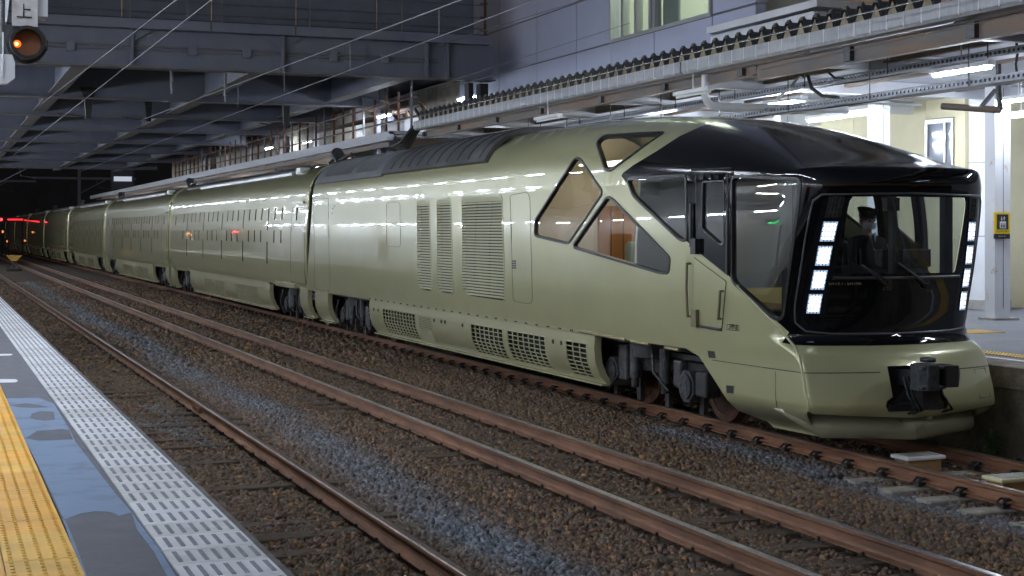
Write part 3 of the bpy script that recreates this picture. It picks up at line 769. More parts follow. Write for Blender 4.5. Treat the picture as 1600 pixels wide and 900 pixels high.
body = skin_body('body', [D(0, .02, .05), D(0, .0, .28), D(0, .0, .53), D(0, 0, .64), D(-.19, 0, .56), D(.19, 0, .56), D(-.25, -.08, .26), D(.25, -.08, .26), D(-.20, -.33, .22), D(.20, -.33, .22), D(-.11, -.20, .03), D(.11, -.20, .03), D(-.12, -.48, .02), D(.12, -.48, .02), D(-.12, -.46, -.36), D(.12, -.46, -.36), D(-.12, -.58, -.40), D(.12, -.58, -.40)],
    [(0, 1), (1, 2), (2, 3), (2, 4), (2, 5), (4, 6), (5, 7), (6, 8), (7, 9), (0, 10), (0, 11), (10, 12), (11, 13), (12, 14), (13, 15), (14, 16), (15, 17)],
    [.15, (.17, .12), (.15, .11), .065, .075, .075, .052, .052, .04, .04, .085, .085, .065, .065, .05, .05, .045, .045], M_unif, drv)
nk = MB().tube(D(0, .0, .58), D(0, -.01, .70), .055, 12); nk.build('neck', M_skinc, drv)
hd = bmesh.new(); bmesh.ops.create_uvsphere(hd, u_segments=20, v_segments=16, radius=.1)
for v in hd.verts:
    v.co.x *= .78; v.co.z *= 1.16
    if v.co.z < -.02 and v.co.y > 0: v.co.y *= .8
    if v.co.z < -.05: v.co.x *= .82
    if abs(v.co.x) < .02 and v.co.y < -.07 and -.045 < v.co.z < .02: v.co.y -= .022
    v.co += D(0, -.015, .79) - DR
me = bpy.data.meshes.new('head'); hd.to_mesh(me); hd.free(); me.materials.append(M_skinc)
for p in me.polygons: p.use_smooth = True
head = link('head', me, drv)
for sg in (-1, 1):
    MB().tube(D(sg * .033, -.098, .805), D(sg * .033, -.112, .805), .013, 10).build('eye', M_seal, head)
    MB().path([D(sg * .076, -.01, .82), D(sg * .088, 0, .80), D(sg * .076, -.005, .76)], [.014, .016, .01], 6).build('ear', M_skinc, head)
    MB().bar(D(sg * .015, -.108, .83), D(sg * .052, -.098, .832), .01, .008).build('eyebrow', M_seal, head)
mk = MB(); g = []
for i, a in enumerate(np.linspace(-1.25, 1.25, 9)):
    for j, (z, r) in enumerate(((.785, .104), (.765, .122), (.735, .118), (.705, .098))): g.append(D(math.sin(a) * r * .78, -.015 - math.cos(a) * r * 1.02, z - .004 * abs(a)))
mk.add(g, [(i * 4 + j, i * 4 + j + 1, (i + 1) * 4 + j + 1, (i + 1) * 4 + j) for i in range(8) for j in range(3)], 0, True); mk.build('face_mask', M_maskw, drv)
hr = MB().prism([(.081 * math.cos(t), .103 * math.sin(t)) for t in np.linspace(0, 2 * math.pi, 17)[:16]], .80, .86, axis='z'); hr.v = [tuple(D(a, b - .008, c)) for a, b, c in hr.v]; hr.build('hair', M_seal, head)
cpk = MB()
cpk.tube(D(0, -.01, .845), D(0, -.015, .885), .098, 20); cpk.tube(D(0, -.015, .885), D(0, -.03, .93), .102, 20, .125); cpk.tube(D(0, -.03, .93), D(0, -.03, .945), .125, 20, .08)
cpk.prism([(a * .088, b * .062 - .088) for a, b in [(math.cos(t), math.sin(t)) for t in np.linspace(math.pi, 2 * math.pi, 10)]], .838, .848, axis='z')
cpk.v = [tuple(Vector(p) if k < len(cpk.v) - 40 else DR + Vector(p)) for k, p in enumerate(cpk.v)]
cpk.build('peaked_cap', M_unif, drv)
MB().cbox(D(0, -.128, .90), .03, .01, .024).build('cap_badge', M_gold, drv)
MB().add([D(-.055, -.115, .66), D(.055, -.115, .66), D(0, -.15, .45)], [(0, 1, 2)]).build('shirt_front', M_shirt, drv, flip=False)
MB().add([D(-.015, -.125, .64), D(.015, -.125, .64), D(.02, -.155, .50), D(0, -.16, .47), D(-.02, -.155, .50)], [(0, 1, 2, 3, 4)]).build('necktie', M_unif, drv, flip=False)
for sg in (-1, 1):                                    # gloved hands resting on the desk, five fingers each
    wr = D(sg * .20, -.34, .215); h = MB(); h.path([wr, wr + Vector((0, -.04, 0)), wr + Vector((0, -.09, -.005))], [.028, .038, .034], 8)
    for k, (dx, ln) in enumerate(((-.03, .055), (-.01, .07), (.011, .066), (.03, .05))):
        a = wr + Vector((dx, -.09, 0)); h.path([a, a + Vector((0, -ln * .6, .006)), a + Vector((0, -ln, -.016))], [.010, .009, .007], 6)
    a = wr + Vector((-sg * .034, -.045, 0)); h.path([a, a + Vector((-sg * .025, -.03, -.002)), a + Vector((-sg * .03, -.055, -.01))], [.012, .010, .008], 6)
    h.build('hand', M_maskw, drv)
st_ = thing('driver_seat', (10.12, 14.9, 1.2), 'dark padded driver seat inside the cab behind the desk', 'seat')
bevel(MB().box(9.88, 10.36, 14.5, 15.0, 1.48, 1.58).build('seat_cushion', M_cab, st_), .03); bevel(MB().box(9.90, 10.34, 14.92, 15.04, 1.58, 2.2).build('backrest', M_cab, st_), .04)
MB().tube((10.12, 14.8, 1.2), (10.12, 14.8, 1.48), .07, 12).build('pedestal', M_steel, st_)

# ------------------------------------------------------------------ intermediate cars
CARL = 21.9; J0 = 33.9
half = [p for p in PROF if p[0] <= 1e-6]
f_side = pchip([.94, 1.15, 1.6, 2.2, 2.9], [1.37, 1.44, 1.455, 1.45, 1.40])
def car_at(y0):
    return y0 + .18, y0 + CARL - .18
def wall_pt(y, z, lift=0.):
    if z <= 2.9: x = -f_side(z); nz = 0
    return Vector((XC + x - lift, y, z))
def side_wall(parent, y0, y1, slots):
    pts, edges = [], []
    def lp(poly):
        b = len(pts); pts.extend(Vector(p) for p in poly); edges.extend((b + i, b + (i + 1) % len(poly)) for i in range(len(poly)))
    lp(densify([(y0, .94), (y1, .94), (y1, 2.9), (y0, 2.9)], .5))
    for q in slots: lp(q)
    for y in np.arange(y0 + .4, y1 - .2, .5):
        for z in (1.05, 1.15, 1.25, 1.4, 1.6, 1.9, 2.2, 2.55): pts.append(Vector((y + random.uniform(-.01, .01), z)))
    v, _, f, _, _, _ = delaunay_2d_cdt(pts, edges, [], 0, 1e-5)
    bb = [hexrow(q) for q in slots]
    def ok(c): return not any(b[0] < c[0] < b[1] and b[2] < c[1] < b[3] for b in bb)
    f = [t for t in f if ok((sum(v[i].x for i in t) / 3, sum(v[i].y for i in t) / 3))]
    return v, f
def slot(y, z0, z1, w): return [(y - w, z0), (y + w, z0), (y + w, z1), (y - w, z1)]
def mid_car(y0, label, wins):
    ya, yb = car_at(y0); car = thing('railcar', (XC, y0 + CARL / 2, 0), label, 'train car', 'cars of the olive gold train')
    slots = [slot(y0 + a, b, c, d) for a, b, c, d in wins]
    v, f = side_wall(car, ya, yb, slots)
    vs, fs, ns = [], [], []
    for sg in (-1, 1):
        b = len(vs)
        for p in v:
            z = min(2.9, max(.94, p.y)); vs.append((XC + sg * f_side(z), p.x, z)); e = .01; dz = (f_side(min(2.9, z + e)) - f_side(max(.94, z - e))) / (2 * e) if .95 < z < 2.89 else (0 if z > 2 else .3)
            ns.append(Vector((sg, 0, -dz)).normalized())
        for t in f:
            a = [b + i for i in t]; A, B, C = (Vector(vs[i]) for i in a)
            fs.append(a if ((B - A).cross(C - A)).x * sg > 0 else a[::-1])
    roof = [p for p in PROF if p[1] >= 2.9]; b = len(vs)
    for y in (ya, yb):
        for k, (x, z) in enumerate(roof):
            vs.append((XC + x, y, z)); q0, q1 = roof[max(0, k - 1)], roof[min(len(roof) - 1, k + 1)]
            n = Vector((-(q1[1] - q0[1]), 0, q1[0] - q0[0])).normalized(); ns.append(n if k not in (0, len(roof) - 1) else Vector((-1 if k == 0 else 1, 0, .08)).normalized())
    k = len(roof); fs += [(b + i, b + i + 1, b + k + i + 1, b + k + i) for i in range(k - 1)]
    me = bpy.data.meshes.new('car_shell'); o_ = off(car); me.from_pydata([(p[0] - o_[0], p[1] - o_[1], p[2] - o_[2]) for p in vs], [], fs); me.materials.append(M_paint)
    me.polygons.foreach_set('use_smooth', [True] * len(fs)); me.normals_split_custom_set_from_vertices(ns); sh = link('car_shell', me, car)
    for y in (ya, yb - .05): end_wall(car, y, .05, [(a * .985, z * .99 + .015) for a, z in PROF], M_dark, 'end_wall')
    for y, s_ in ((ya, 1), (yb, -1)):                  # raised rim round the car end
        for sg in (-1, 1): MB().path([(XC + sg * abs(a) * 1.003, y + s_ * .03, z) for a, z in half], .028, 6).build('end_rim', M_paint, car)
    MB().prism([(XC + a * .80, z * .92 + .1) for a, z in PROF], ya - .36, ya).build('gangway_bellows', M_seal, car)
    cache = {}
    for (a, z0, z1, wd) in wins:
        key = (z0, z1, wd)
        if key not in cache:
            zm = (z0 + z1) / 2; P = [(-f_side(z) + .03, z - zm) for z in (z0, z1)]
            m_ = MB().add([(P[0][0], -wd, P[0][1]), (P[0][0], wd, P[0][1]), (P[1][0], wd, P[1][1]), (P[1][0], -wd, P[1][1])], [(0, 1, 2, 3)], 0)
            fr = []
            for z in (z0, z1):
                for dy in (-wd, wd): fr += [(-f_side(z), dy, z - zm), (-f_side(z) + .035, dy, z - zm)]
            m_.add(fr, [(0, 1, 3, 2), (4, 5, 7, 6), (0, 1, 5, 4), (2, 3, 7, 6)], 1); cache[key] = m_.mesh('window', [M_slotwin, M_seal], flip=False)
        o = link('window', cache[key], car, (XC, y0 + a, (z0 + z1) / 2))
        o2 = link('window', cache[key], car, (XC, y0 + a, (z0 + z1) / 2)); o2.rotation_euler = (0, 0, math.pi)
    bogie(car, y0 + 2.6, y0 < 60); bogie(car, y0 + CARL - 2.9, y0 < 50)
    c = lambda *q: [(y0 + a, y0 + b, k) for a, b, k in q]
    skirt(car, c((.3, 1.1, None))); skirt(car, c((CARL - 1.2, CARL - .3, None)))
    skirt(car, c((4.5, 6.0, None), (6.0, 7.6, 's'), (7.6, 7.7, None), (7.7, 9.2, 's'), (9.2, 11, None), (11.0, 12.4, 's'), (12.4, 12.6, None), (12.6, 14.4, 's'), (14.4, 17.3, None)))
    MB().box(XC - 1.2, XC + 1.2, ya, yb, .86, 1.02).build('floor_pan', M_dark, car); MB().box(XC - 1.1, XC + 1.1, y0 + 4.6, y0 + 17.2, .35, .86).build('equipment_case', M_dark, car)
    for (a, b) in ((1.1, 4.1), (CARL - 4.4, CARL - 1.3)): MB().box(XC - 1.45, XC - 1.36, y0 + a + .4, y0 + b - .4, .92, 1.02).build('bogie_valance', M_paint, car)
    # roof equipment
    rf = MB(); tv = np.linspace(.55, 1, 8)
    pr = [(-1.40 * math.cos(f * math.pi / 2) ** (2 / 2.8) , 2.9 + 1.04 * math.sin(f * math.pi / 2) ** (2 / 2.8) + .05) for f in tv]; pr += [(-a, z) for a, z in pr[::-1][1:]]
    rf.prism([(XC + a, z) for a, z in pr] + [(XC + 1.0, 3.6), (XC - 1.0, 3.6)], y0 + 3.2, y0 + CARL - 1.5); rc_ = rf.build('roof_cover', M_roofd, car)
    MB().bar((XC - 1.05, y0 + 3.2, 3.72), (XC - 1.05, y0 + CARL - 5, 3.72), .16, .06).build('roof_cable_duct', mat('galvanised_duct', (.42, .43, .45), .35, .6), car)
    bevel(MB().box(XC - 1.1, XC - .85, y0 + 2.4, y0 + 2.9, 3.62, 3.86).build('roof_junction_box', M_white, car), .02)
    ins = MB()
    for k in range(7): ins.tube((XC - .55, y0 + .5 + .07 * k, 3.95 + .03 * k), (XC - .55, y0 + .53 + .07 * k, 3.96 + .03 * k), .15, 12)
    ins.build('roof_insulator', M_steel, car)
    MB().path([(XC - .55, y0 + 1.0, 4.15), (XC - .3, y0 + 1.6, 4.25), (XC - .3, y0 + 2.6, 4.0)], .05, 6).build('roof_cable', M_seal, car)
    MB().path([(XC - .62, y0 + .5, 3.95), (XC - .5, y0 - .2, 4.08), (XC - .62, y0 - .8, 3.95)], .04, 6).build('roof_cable', M_seal, car)
    return car
M_slotwin = mat('dark_slot_window', (.012, .014, .022), .25, spec=.25)
wins = []; k = 0
y = 3.0
for i in range(20):
    yy = 3.0 + .82 * i
    if i % 4 == 2: wins += [(yy, 2.31, 2.88, .06), (yy, 1.45, 2.02, .06)]
    else: wins += [(yy, 2.58, 2.88, .06), (yy, 2.0, 2.31, .06)]
wins = [q for q in wins if q[0] < 19.0] + [(1.4, 2.55, 2.85, .075), (20.4, 2.5, 2.8, .075)]
first = mid_car(J0, 'second car of the olive gold train, coupled behind the lead car, with slot windows', wins)
for i in range(6): MB().tube((XC - 1.41, J0 + .9, 2.75), (XC - 1.42, J0 + .9, 2.75), .02, 6)
sd = [(J0 + .45, 1.05), (J0 + .45, 2.85), (J0 + 1.9, 2.85), (J0 + 1.9, 1.05)]
MB().path([wall_pt(*p) for p in densify(sd, .2)] + [wall_pt(*sd[0])], .006, 5).build('door_seal', M_seal, first)
MB().cbox((XC - 1.42, J0 + 1.2, 2.97), .05, 1.1, .06).build('door_gutter', M_paint, first)
names = ['third', 'fourth', 'fifth', 'sixth', 'seventh', 'eighth']
for i, nme in enumerate(names):
    c = copy_tree(first, None, Vector((0, CARL * (i + 1), 0)))
    c['label'] = f'{nme} car of the olive gold train counted from the nose'
# ------------------------------------------------------------------ ground, ballast, tracks
GZ = -.225
gm = MB(); xs = [-60, -20, -8, -3] + list(np.arange(-2, 13, .5)) + [14, 18, 30, 80]; ys = list(np.arange(-20, 60, 1.0)) + [70, 85, 100, 130, 170, 220, 300, 420, 600]
def gz(x, y):
    b = .05 * math.sin(x * 2.1 + .3 * y) * math.sin(.7 * y + x) if 1 < x < 12 else 0
    mound = .05 * max(0, 1 - abs(x - 4.3) / .55) + .06 * max(0, 1 - abs(x - 7.9) / .6) + (.05 * max(0, 1 - abs(x - 8.5) / .5) if y > 13 else 0)
    return GZ + b * .4 + mound
gm.add([(x, y, gz(x, y)) for x in xs for y in ys], [(i * len(ys) + j, (i + 1) * len(ys) + j, (i + 1) * len(ys) + j + 1, i * len(ys) + j + 1) for i in range(len(xs) - 1) for j in range(len(ys) - 1)], 0, True)
M_ground = mat('track_bed', (.035, .024, .016), .95, col2=(.085, .055, .032), scale=6, bump=1., bscale=34)
gm.build('ground', M_ground, kind='structure')
def ballast(name, n, x0, x1, y0, y1, smin, smax, accept, label):
    P = np.stack([rng.uniform(x0, x1, n), y0 + (y1 - y0) * rng.random(n) ** 1.25], 1); P = P[accept(P)]
    n = len(P); base = np.array([(-1, -1, -1), (1, -1, -1), (1, 1, -1), (-1, 1, -1), (-1, -1, 1), (1, -1, 1), (1, 1, 1), (-1, 1, 1)], float) * .5
    V = base[None] * rng.uniform(.55, 1.25, (n, 8, 1)); V = V + rng.uniform(-.16, .16, (n, 8, 3))
    sz = rng.uniform(smin, smax, (n, 1, 1)) * np.stack([rng.uniform(.8, 1.4, n), rng.uniform(.7, 1.1, n), rng.uniform(.55, .9, n)], 1)[:, None, :]
    V = V * sz
    q = rng.normal(size=(n, 4)); q /= np.linalg.norm(q, axis=1)[:, None]; a, b, c, d = q.T
    M = np.stack([1 - 2 * (c * c + d * d), 2 * (b * c - a * d), 2 * (b * d + a * c), 2 * (b * c + a * d), 1 - 2 * (b * b + d * d), 2 * (c * d - a * b), 2 * (b * d - a * c), 2 * (c * d + a * b), 1 - 2 * (b * b + c * c)], 1).reshape(n, 3, 3)
    V = np.einsum('nij,nkj->nki', M, V)
    Z = np.array([gz(x, y) for x, y in P]) + rng.uniform(-.005, .02, n)
    V += np.stack([P[:, 0], P[:, 1], Z], 1)[:, None, :]
    fq = np.array([(0, 3, 2, 1), (4, 5, 6, 7), (0, 1, 5, 4), (1, 2, 6, 5), (2, 3, 7, 6), (3, 0, 4, 7)])
    Fc = (fq[None] + (np.arange(n) * 8)[:, None, None]).reshape(-1)
    me = bpy.data.meshes.new(name); me.vertices.add(n * 8); me.vertices.foreach_set('co', V.reshape(-1)); me.loops.add(len(Fc)); me.loops.foreach_set('vertex_index', Fc)
    me.polygons.add(n * 6); me.polygons.foreach_set('loop_start', np.arange(n * 6) * 4); me.update(calc_edges=True)
    # stone colours: fresh blue grey in the bands, rusty brown elsewhere
    x, y = P.T
    nz = np.sin(x * 3.1 + y * .7) * np.sin(y * .53 + 1.3) + .5 * np.sin(y * 1.7 + x * 5)
    g = np.exp(-((x - 4.25 - .12 * np.sin(y * .4)) / .33) ** 2) * (.75 + .25 * nz) + .8 * np.exp(-((x - 8.45) / .26) ** 2) * (y < 17) + .25 * rng.random(n) * (rng.random(n) < .35)
    g += .5 * ((x > 2.4) & (x < 3.1) & (y > 16) & (y < 22)) * (nz > 0)
    g = np.clip(g, 0, 1)[:, None]
    br = np.array([.142, .092, .057]) * rng.uniform(.45, 1.35, (n, 1)) * np.stack([np.ones(n), rng.uniform(.82, 1.08, n), rng.uniform(.75, 1.1, n)], 1)
    oc = np.clip(.5 * (nz + .3), 0, 1)[:, None] * (.35 + .4 * (x < 3.9))[:, None]; br = br * (1 - oc) + oc * np.array([.17, .115, .056]) * rng.uniform(.5, 1.3, (n, 1)); rust = (rng.random(n) < .06)[:, None]; br = np.where(rust, np.array([.28, .135, .05]), br)
    gr = np.array([.15, .165, .19]) * rng.uniform(.5, 1.4, (n, 1))
    Cc = br * (1 - g) + gr * g; Cc = np.concatenate([Cc, np.ones((n, 1))], 1)
    at = me.color_attributes.new('stone', 'FLOAT_COLOR', 'POINT'); at.data.foreach_set('color', np.repeat(Cc, 8, 0).reshape(-1))
    me.materials.append(M_stone); o = link(name, me); return tag(o, label, None, None, 'stuff')
M_stone = bpy.data.materials.new('ballast_stone'); M_stone.use_nodes = True
n_, l_ = M_stone.node_tree.nodes, M_stone.node_tree.links; va = n_.new('ShaderNodeVertexColor'); va.layer_name = 'stone'; b_ = n_['Principled BSDF']; b_.inputs['Roughness'].default_value = .8
tx = n_.new('ShaderNodeTexNoise'); tx.inputs['Scale'].default_value = 60; gg = n_.new('ShaderNodeNewGeometry'); l_.new(gg.outputs['Position'], tx.inputs['Vector'])
mm = n_.new('ShaderNodeMix'); mm.data_type = 'RGBA'; mm.blend_type = 'MULTIPLY'; mm.inputs[0].default_value = .6; l_.new(va.outputs[0], mm.inputs[6]); l_.new(tx.outputs['Fac'], mm.inputs[7]); 
mu = n_.new('ShaderNodeMath'); mu.operation = 'MULTIPLY'; mu.inputs[1].default_value = 1.9; l_.new(tx.outputs['Fac'], mu.inputs[0]); l_.new(mu.outputs[0], mm.inputs[7]); l_.new(mm.outputs[2], b_.inputs['Base Color'])
TR = [(2.80, 'platform'), (6.10, 'centre'), (9.56, 'train')]
RAILX = [2.235, 3.365, 5.535, 6.665, 8.995, 10.125]
def clear(P, r=.075):
    ok = np.ones(len(P), bool)
    for x in RAILX: ok &= np.abs(P[:, 0] - x) > r
    d = P[:, 0] * ST + P[:, 1] * CT; px = 800 + F * (P[:, 0] * CT - P[:, 1] * ST) / d
    for xc in (2.8, 6.1):
        sl = (np.abs(P[:, 0] - xc) < 1.0) & (np.abs((P[:, 1] - 6.0 + .305) % .61 - .305) < .12); ok &= ~(sl & (rng.random(len(P)) < (.15 if xc < 3 else .25)))
    return ok & (px < 1680) & (px > -60) & (P[:, 0] > 1.4)
ballast('ballast', 165000, 1.4, 11.0, 7.5, 27, .030, .055, clear, 'brown and blue grey crushed stone between the rails')
ballast('ballast', 38000, 1.4, 11.0, 27, 75, .065, .105, clear, 'brown crushed stone along the far tracks')
RP = [(-.0635, -.153), (.0635, -.153), (.0635, -.142), (.018, -.128), (.0085, -.11), (.0085, -.048), (.0325, -.036), (.0325, -.008), (.024, 0), (-.024, 0), (-.0325, -.008), (-.0325, -.036), (-.0085, -.048), (-.0085, -.11), (-.018, -.128), (-.0635, -.142)]
M_railrust = mat('rail_rust', (.17, .076, .036), .75, 0., var=.35, scale=5, bump=.12, bscale=80, stretch=(1, .25, 1))
M_railrustd = mat('rail_rust_dark', (.16, .075, .038), .7, .1, var=.35, scale=5, bump=.12, bscale=80, stretch=(1, .25, 1))
def rail(parent, x, top, mt):
    mb = MB(); pr = [(x + a, b) for a, b in RP]; n = len(pr); Y0, Y1 = -6, 240
    vs = [(a, Y0, b) for a, b in pr] + [(a, Y1, b) for a, b in pr]
    for i in range(n): mb.add([vs[i], vs[(i + 1) % n], vs[n + (i + 1) % n], vs[n + i]], [(0, 1, 2, 3)], 1 if i in (7, 8, 9) else 0)
    mb.add(vs[:n], [list(range(n))]); return mb.build('rail', [mt, top], parent)
M_sleep = mat('weathered_sleeper', (.062, .045, .03), .9, col2=(.115, .082, .052), scale=5, bump=.8, bscale=40, stretch=(.3, 3, 1))
M_sleepc = mat('concrete_sleeper', (.27, .245, .20), .9, var=.3, scale=6, bump=.4, bscale=40)
M_railtopd = mat('rail_top_dull', (.16, .12, .10), .4, .7, var=.3, scale=15)
labels = ['rusty track beside the left platform edge', 'centre track with brown rails and shiny worn tops', 'track under the train with clips and pale concrete sleepers']
for ti, (xc, nm) in enumerate(TR):
    tr = thing('railway_track', (xc, 20, 0), labels[ti], 'railway track'); tr['group'] = 'railway tracks of the station'
    rl = [rail(tr, xc - .565, M_railtop if ti == 1 else M_railtopd, M_railrust if ti != 1 else M_railrustd), rail(tr, xc + .565, M_railtop if ti == 1 else M_railtopd, M_railrust if ti != 1 else M_railrustd)]
    y = 6.0; ms = []
    for v in range(4):
        mb = MB(); zt = -.155 if ti == 2 else -.17
        mb.prism([(-.12, -.3), (.12, -.3), (.115, zt - .01), (.1, zt), (-.1, zt), (-.115, zt - .01)], -1.05, 1.05, axis='x')
        if ti < 2:
            mb.v = [(p[0], p[1] + random.uniform(-.012, .012), p[2] + random.uniform(-.012, .006)) for p in mb.v]
        me = mb.mesh('sleeper', M_sleep if ti < 2 else M_sleepc); ms.append(me)
    clip = None; cy = []
    while y < 78:
        o = link('sleeper', random.choice(ms), tr, (xc + random.uniform(-.03, .03), y + random.uniform(-.02, .02), gz(xc, y) - GZ + (random.uniform(-.026, .002) if ti == 0 else -.02 if ti == 1 else -.03 if y < 13 else -.045)))
        if ti < 2: o.rotation_euler = (0, random.uniform(-.008, .008), random.uniform(-.02, .02))
        cy.append(y); y += .61
    if ti == 2:
        m = MB(); m.cbox((0, 0, -.14), .09, .085, .03); m.path([(-.05, -.04, -.12), (0, -.05, -.085), (.05, -.02, -.09), (.05, .03, -.09), (0, .05, -.085), (-.05, .04, -.12)], .012, 5); m.tube((.0, 0, -.14), (0, 0, -.085), .015, 6)
    else:
        m = MB(); m.tube((.012, 0, -.16), (.012, 0, -.128), .013, 6)
    cm = m.mesh('rail_clip', M_dark)
    for ri, x in enumerate((xc - .565, xc + .565)):
        for y in cy:
            if y > 62: break
            for s_ in ((-1, 1) if ti == 2 else (-1,)):
                if len(cy) and (ri == 1 and s_ == -1 and ti == 2 and y > 13): continue
                link('rail_clip', cm, rl[ri], (x + s_ * .085, y, 0))
    if ti == 0:
        m = MB(); m.box(xc + .565 - .045, xc + .565 - .012, 20.1, 20.7, -.125, -.045)
        for k in range(4): m.tube((xc + .51, 20.18 + .145 * k, -.085), (xc + .545, 20.18 + .145 * k, -.085), .018, 6)
        m.build('fishplate', M_railrustd, rl[1])
# white track-side beacons on the train track
for k, (x, y, lab, mt) in enumerate(((9.55, 13.0, 'white rectangular track beacon between the rails under the train nose', M_white), (9.55, 11.55, 'yellowed rectangular track beacon between the rails at the right edge', mat('yellowed_plastic', (.55, .50, .28), .5)))):
    t = thing('track_beacon', (x, y, -.1), lab, 'track beacon')
    bevel(MB().box(x - .24, x + .24, y - .15, y + .15, -.055, -.015).build('beacon_cover', mt, t), .012)
    MB().box(x - .19, x + .19, y - .11, y + .11, -.015, -.011).build('beacon_panel', mat('beacon_panel', (.30, .30, .26), .6, var=.3, scale=10), t)
    MB().box(x - .2, x + .2, y - .12, y + .12, -.17, -.055).build('beacon_base', mat('ochre_base', (.35, .2, .08), .8, var=.2, scale=8), t)
# small marker between the far tracks
mp = U(22, 424, Z=-.2); t = thing('track_marker', mp, 'small yellow triangular marker post between the far tracks', 'marker post')
MB().prism([(mp.x - .5, mp.z + 1.0), (mp.x + .5, mp.z + 1.0), (mp.x + .15, mp.z + .62), (mp.x - .15, mp.z + .62)], mp.y, mp.y + .05).build('marker_head', mat('marker_yellow', (.6, .35, .06), .6), t)
m = MB().bar((mp.x - .25, mp.y, mp.z + .1), (mp.x, mp.y, mp.z + .65), .07, .07).bar((mp.x + .25, mp.y, mp.z + .1), (mp.x, mp.y, mp.z + .65), .07, .07); m.build('marker_leg', M_steel, t)
MB().box(mp.x - .45, mp.x + .45, mp.y - .2, mp.y + .2, mp.z, mp.z + .15).build('marker_base', M_dark, t)

# ------------------------------------------------------------------ left platform
PZ = .92
lp = tag(MB().box(-9, 1.335, -12, 118, -.6, PZ - .03).build('platform', mat('platform_asphalt', (.10, .10, .11), .85, var=.12, scale=3, bump=.3, bscale=90)), 'left platform', None, None, 'structure')
M_wt = mat('white_tile', (.78, .79, .80), .6, var=.08, scale=5, bump=.05, bscale=120); M_slotg = mat('anti_slip_grey', (.27, .27, .31), .8, var=.15, scale=30)
M_yt = mat('yellow_tactile_tile', (.90, .44, .022), .6, var=.14, scale=3.4, bump=.05, bscale=100)
M_yt2 = mat('yellow_tactile_pale', (.90, .50, .05), .6, var=.14, scale=3.4)
wt = MB(); g = .004; X0, X1, L = 0, .42, .305
wt.box(g, X1 - g, g, L - g, -.03, 0)
for k in range(7):
    xx = .045 + .055 * k; wt.box(xx - .009, xx + .009, .05, L - .055, -.001, .0025, 1)
    for j in (-1, 0, 1): wt.box(xx + j * .007 - .002, xx + j * .007 + .002, .05, L - .055, .0025, .0045, 1)
M_wt2 = mat('white_tile_dirty', (.68, .68, .665), .65, var=.14, scale=7, bump=.05, bscale=120); wms = [wt.mesh('white_tile', [q, M_slotg]) for q in (M_wt, M_wt2)]
yt = MB(); yt.box(g * .6, .30 - g * .6, g * .6, L - g * .6, -.03, 0)
for i in range(5):
    for j in range(5):
        c = (.03 + .06 * i, .0305 + .061 * j); yt.tube((*c, -.001), (*c, .005), .0115, 8, .008)
ym = [yt.mesh('tactile_tile', m) for m in (M_yt, M_yt2)]
y = -1.0; k = 0
while y < 62:
    link('white_tile', wms[int(rng.random() < .4)], lp, (.932 + random.uniform(-.002, .002), y, PZ + random.uniform(-.0008, .0008)))
    for xx in (.28, -.02):
        if (xx > 0 or y < 12) : link('tactile_tile', ym[int(rng.random() < .45)], lp, (xx, y, PZ + random.uniform(-.0008, .0008)))
    y += L
MB().box(.586, .93, -6, 118, PZ - .03, PZ - .003).build('platform_strip', mat('grey_platform_strip', (.135, .135, .155), .8, var=.12, scale=6, bump=.25, bscale=140), lp)
MB().box(.93, 1.352, 62, 118, PZ - .03, PZ).build('platform_edge_strip', M_wt, lp); MB().box(.28, .58, 62, 118, PZ - .03, PZ).build('tactile_strip', M_yt, lp)
MB().box(1.335, 1.362, -6, 118, PZ - .1, PZ + .002).build('platform_nosing', mat('nosing', (.11, .10, .095), .8, var=.3, scale=8), lp)
# worn blue paint on the grey strip, with chipped outline
M_bluep = mat('worn_blue_paint', (.25, .33, .46), .85, spec=.15, col2=(.18, .205, .25), scale=3.2, bump=.1, bscale=60, detail=9)
M_bluep.node_tree.nodes['Color Ramp'].color_ramp.elements[0].position = .50; M_bluep.node_tree.nodes['Color Ramp'].color_ramp.elements[1].position = .74
def bp(px): return [U(x, y, Z=PZ - .003) for x, y in px]
def flat(name, pxs, mt, parent, th=.0015):
    P = [U(x, y, Z=PZ) for x, y in pxs]; m = MB(); n = len(P)
    m.add([(p.x, p.y, PZ - .004) for p in P] + [(p.x, p.y, PZ + th - .003) for p in P], [list(range(n))[::-1], [n + i for i in range(n)]] + [(i, (i + 1) % n, n + (i + 1) % n, n + i) for i in range(n)])
    return m.build(name, mt, parent)
flat('blue_paint_patch', [(10, 622), (60, 621), (84, 630), (110, 673), (118, 690), (180, 770), (206, 800), (196, 803), (186, 806), (178, 801), (170, 799), (150, 798), (126, 802), (102, 811), (97, 805), (78, 765), (60, 727), (40, 690), (30, 668)], M_bluep, lp)
M_strip = MATS['grey_platform_strip']
flat('bare_patch', [(40, 684), (58, 673), (75, 672), (95, 670), (108, 672), (114, 686), (90, 687), (60, 688)], M_strip, lp, .0025)
flat('bare_patch', [(50, 646), (62, 642), (84, 643), (86, 655), (70, 657), (55, 655), (47, 652)], M_strip, lp, .0025)
flat('bare_patch', [(17, 633), (40, 630), (60, 632), (76, 636), (52, 637), (30, 636)], M_strip, lp, .0025)
flat('blue_edge', [(206, 800), (214, 812), (248, 855), (272, 895), (280, 910), (268, 910), (240, 860), (214, 826)], M_bluep, lp)
flat('blue_edge', [(97, 808), (102, 812), (118, 850), (140, 910), (134, 910), (112, 850)], M_bluep, lp)
flat('white_mark', [(-30, 592), (25, 592), (28, 595), (24, 597), (-30, 598)], M_wt, lp); flat('white_mark', [(-20, 553), (18, 552.5), (20, 554), (16, 555), (-20, 556)], M_wt, lp)
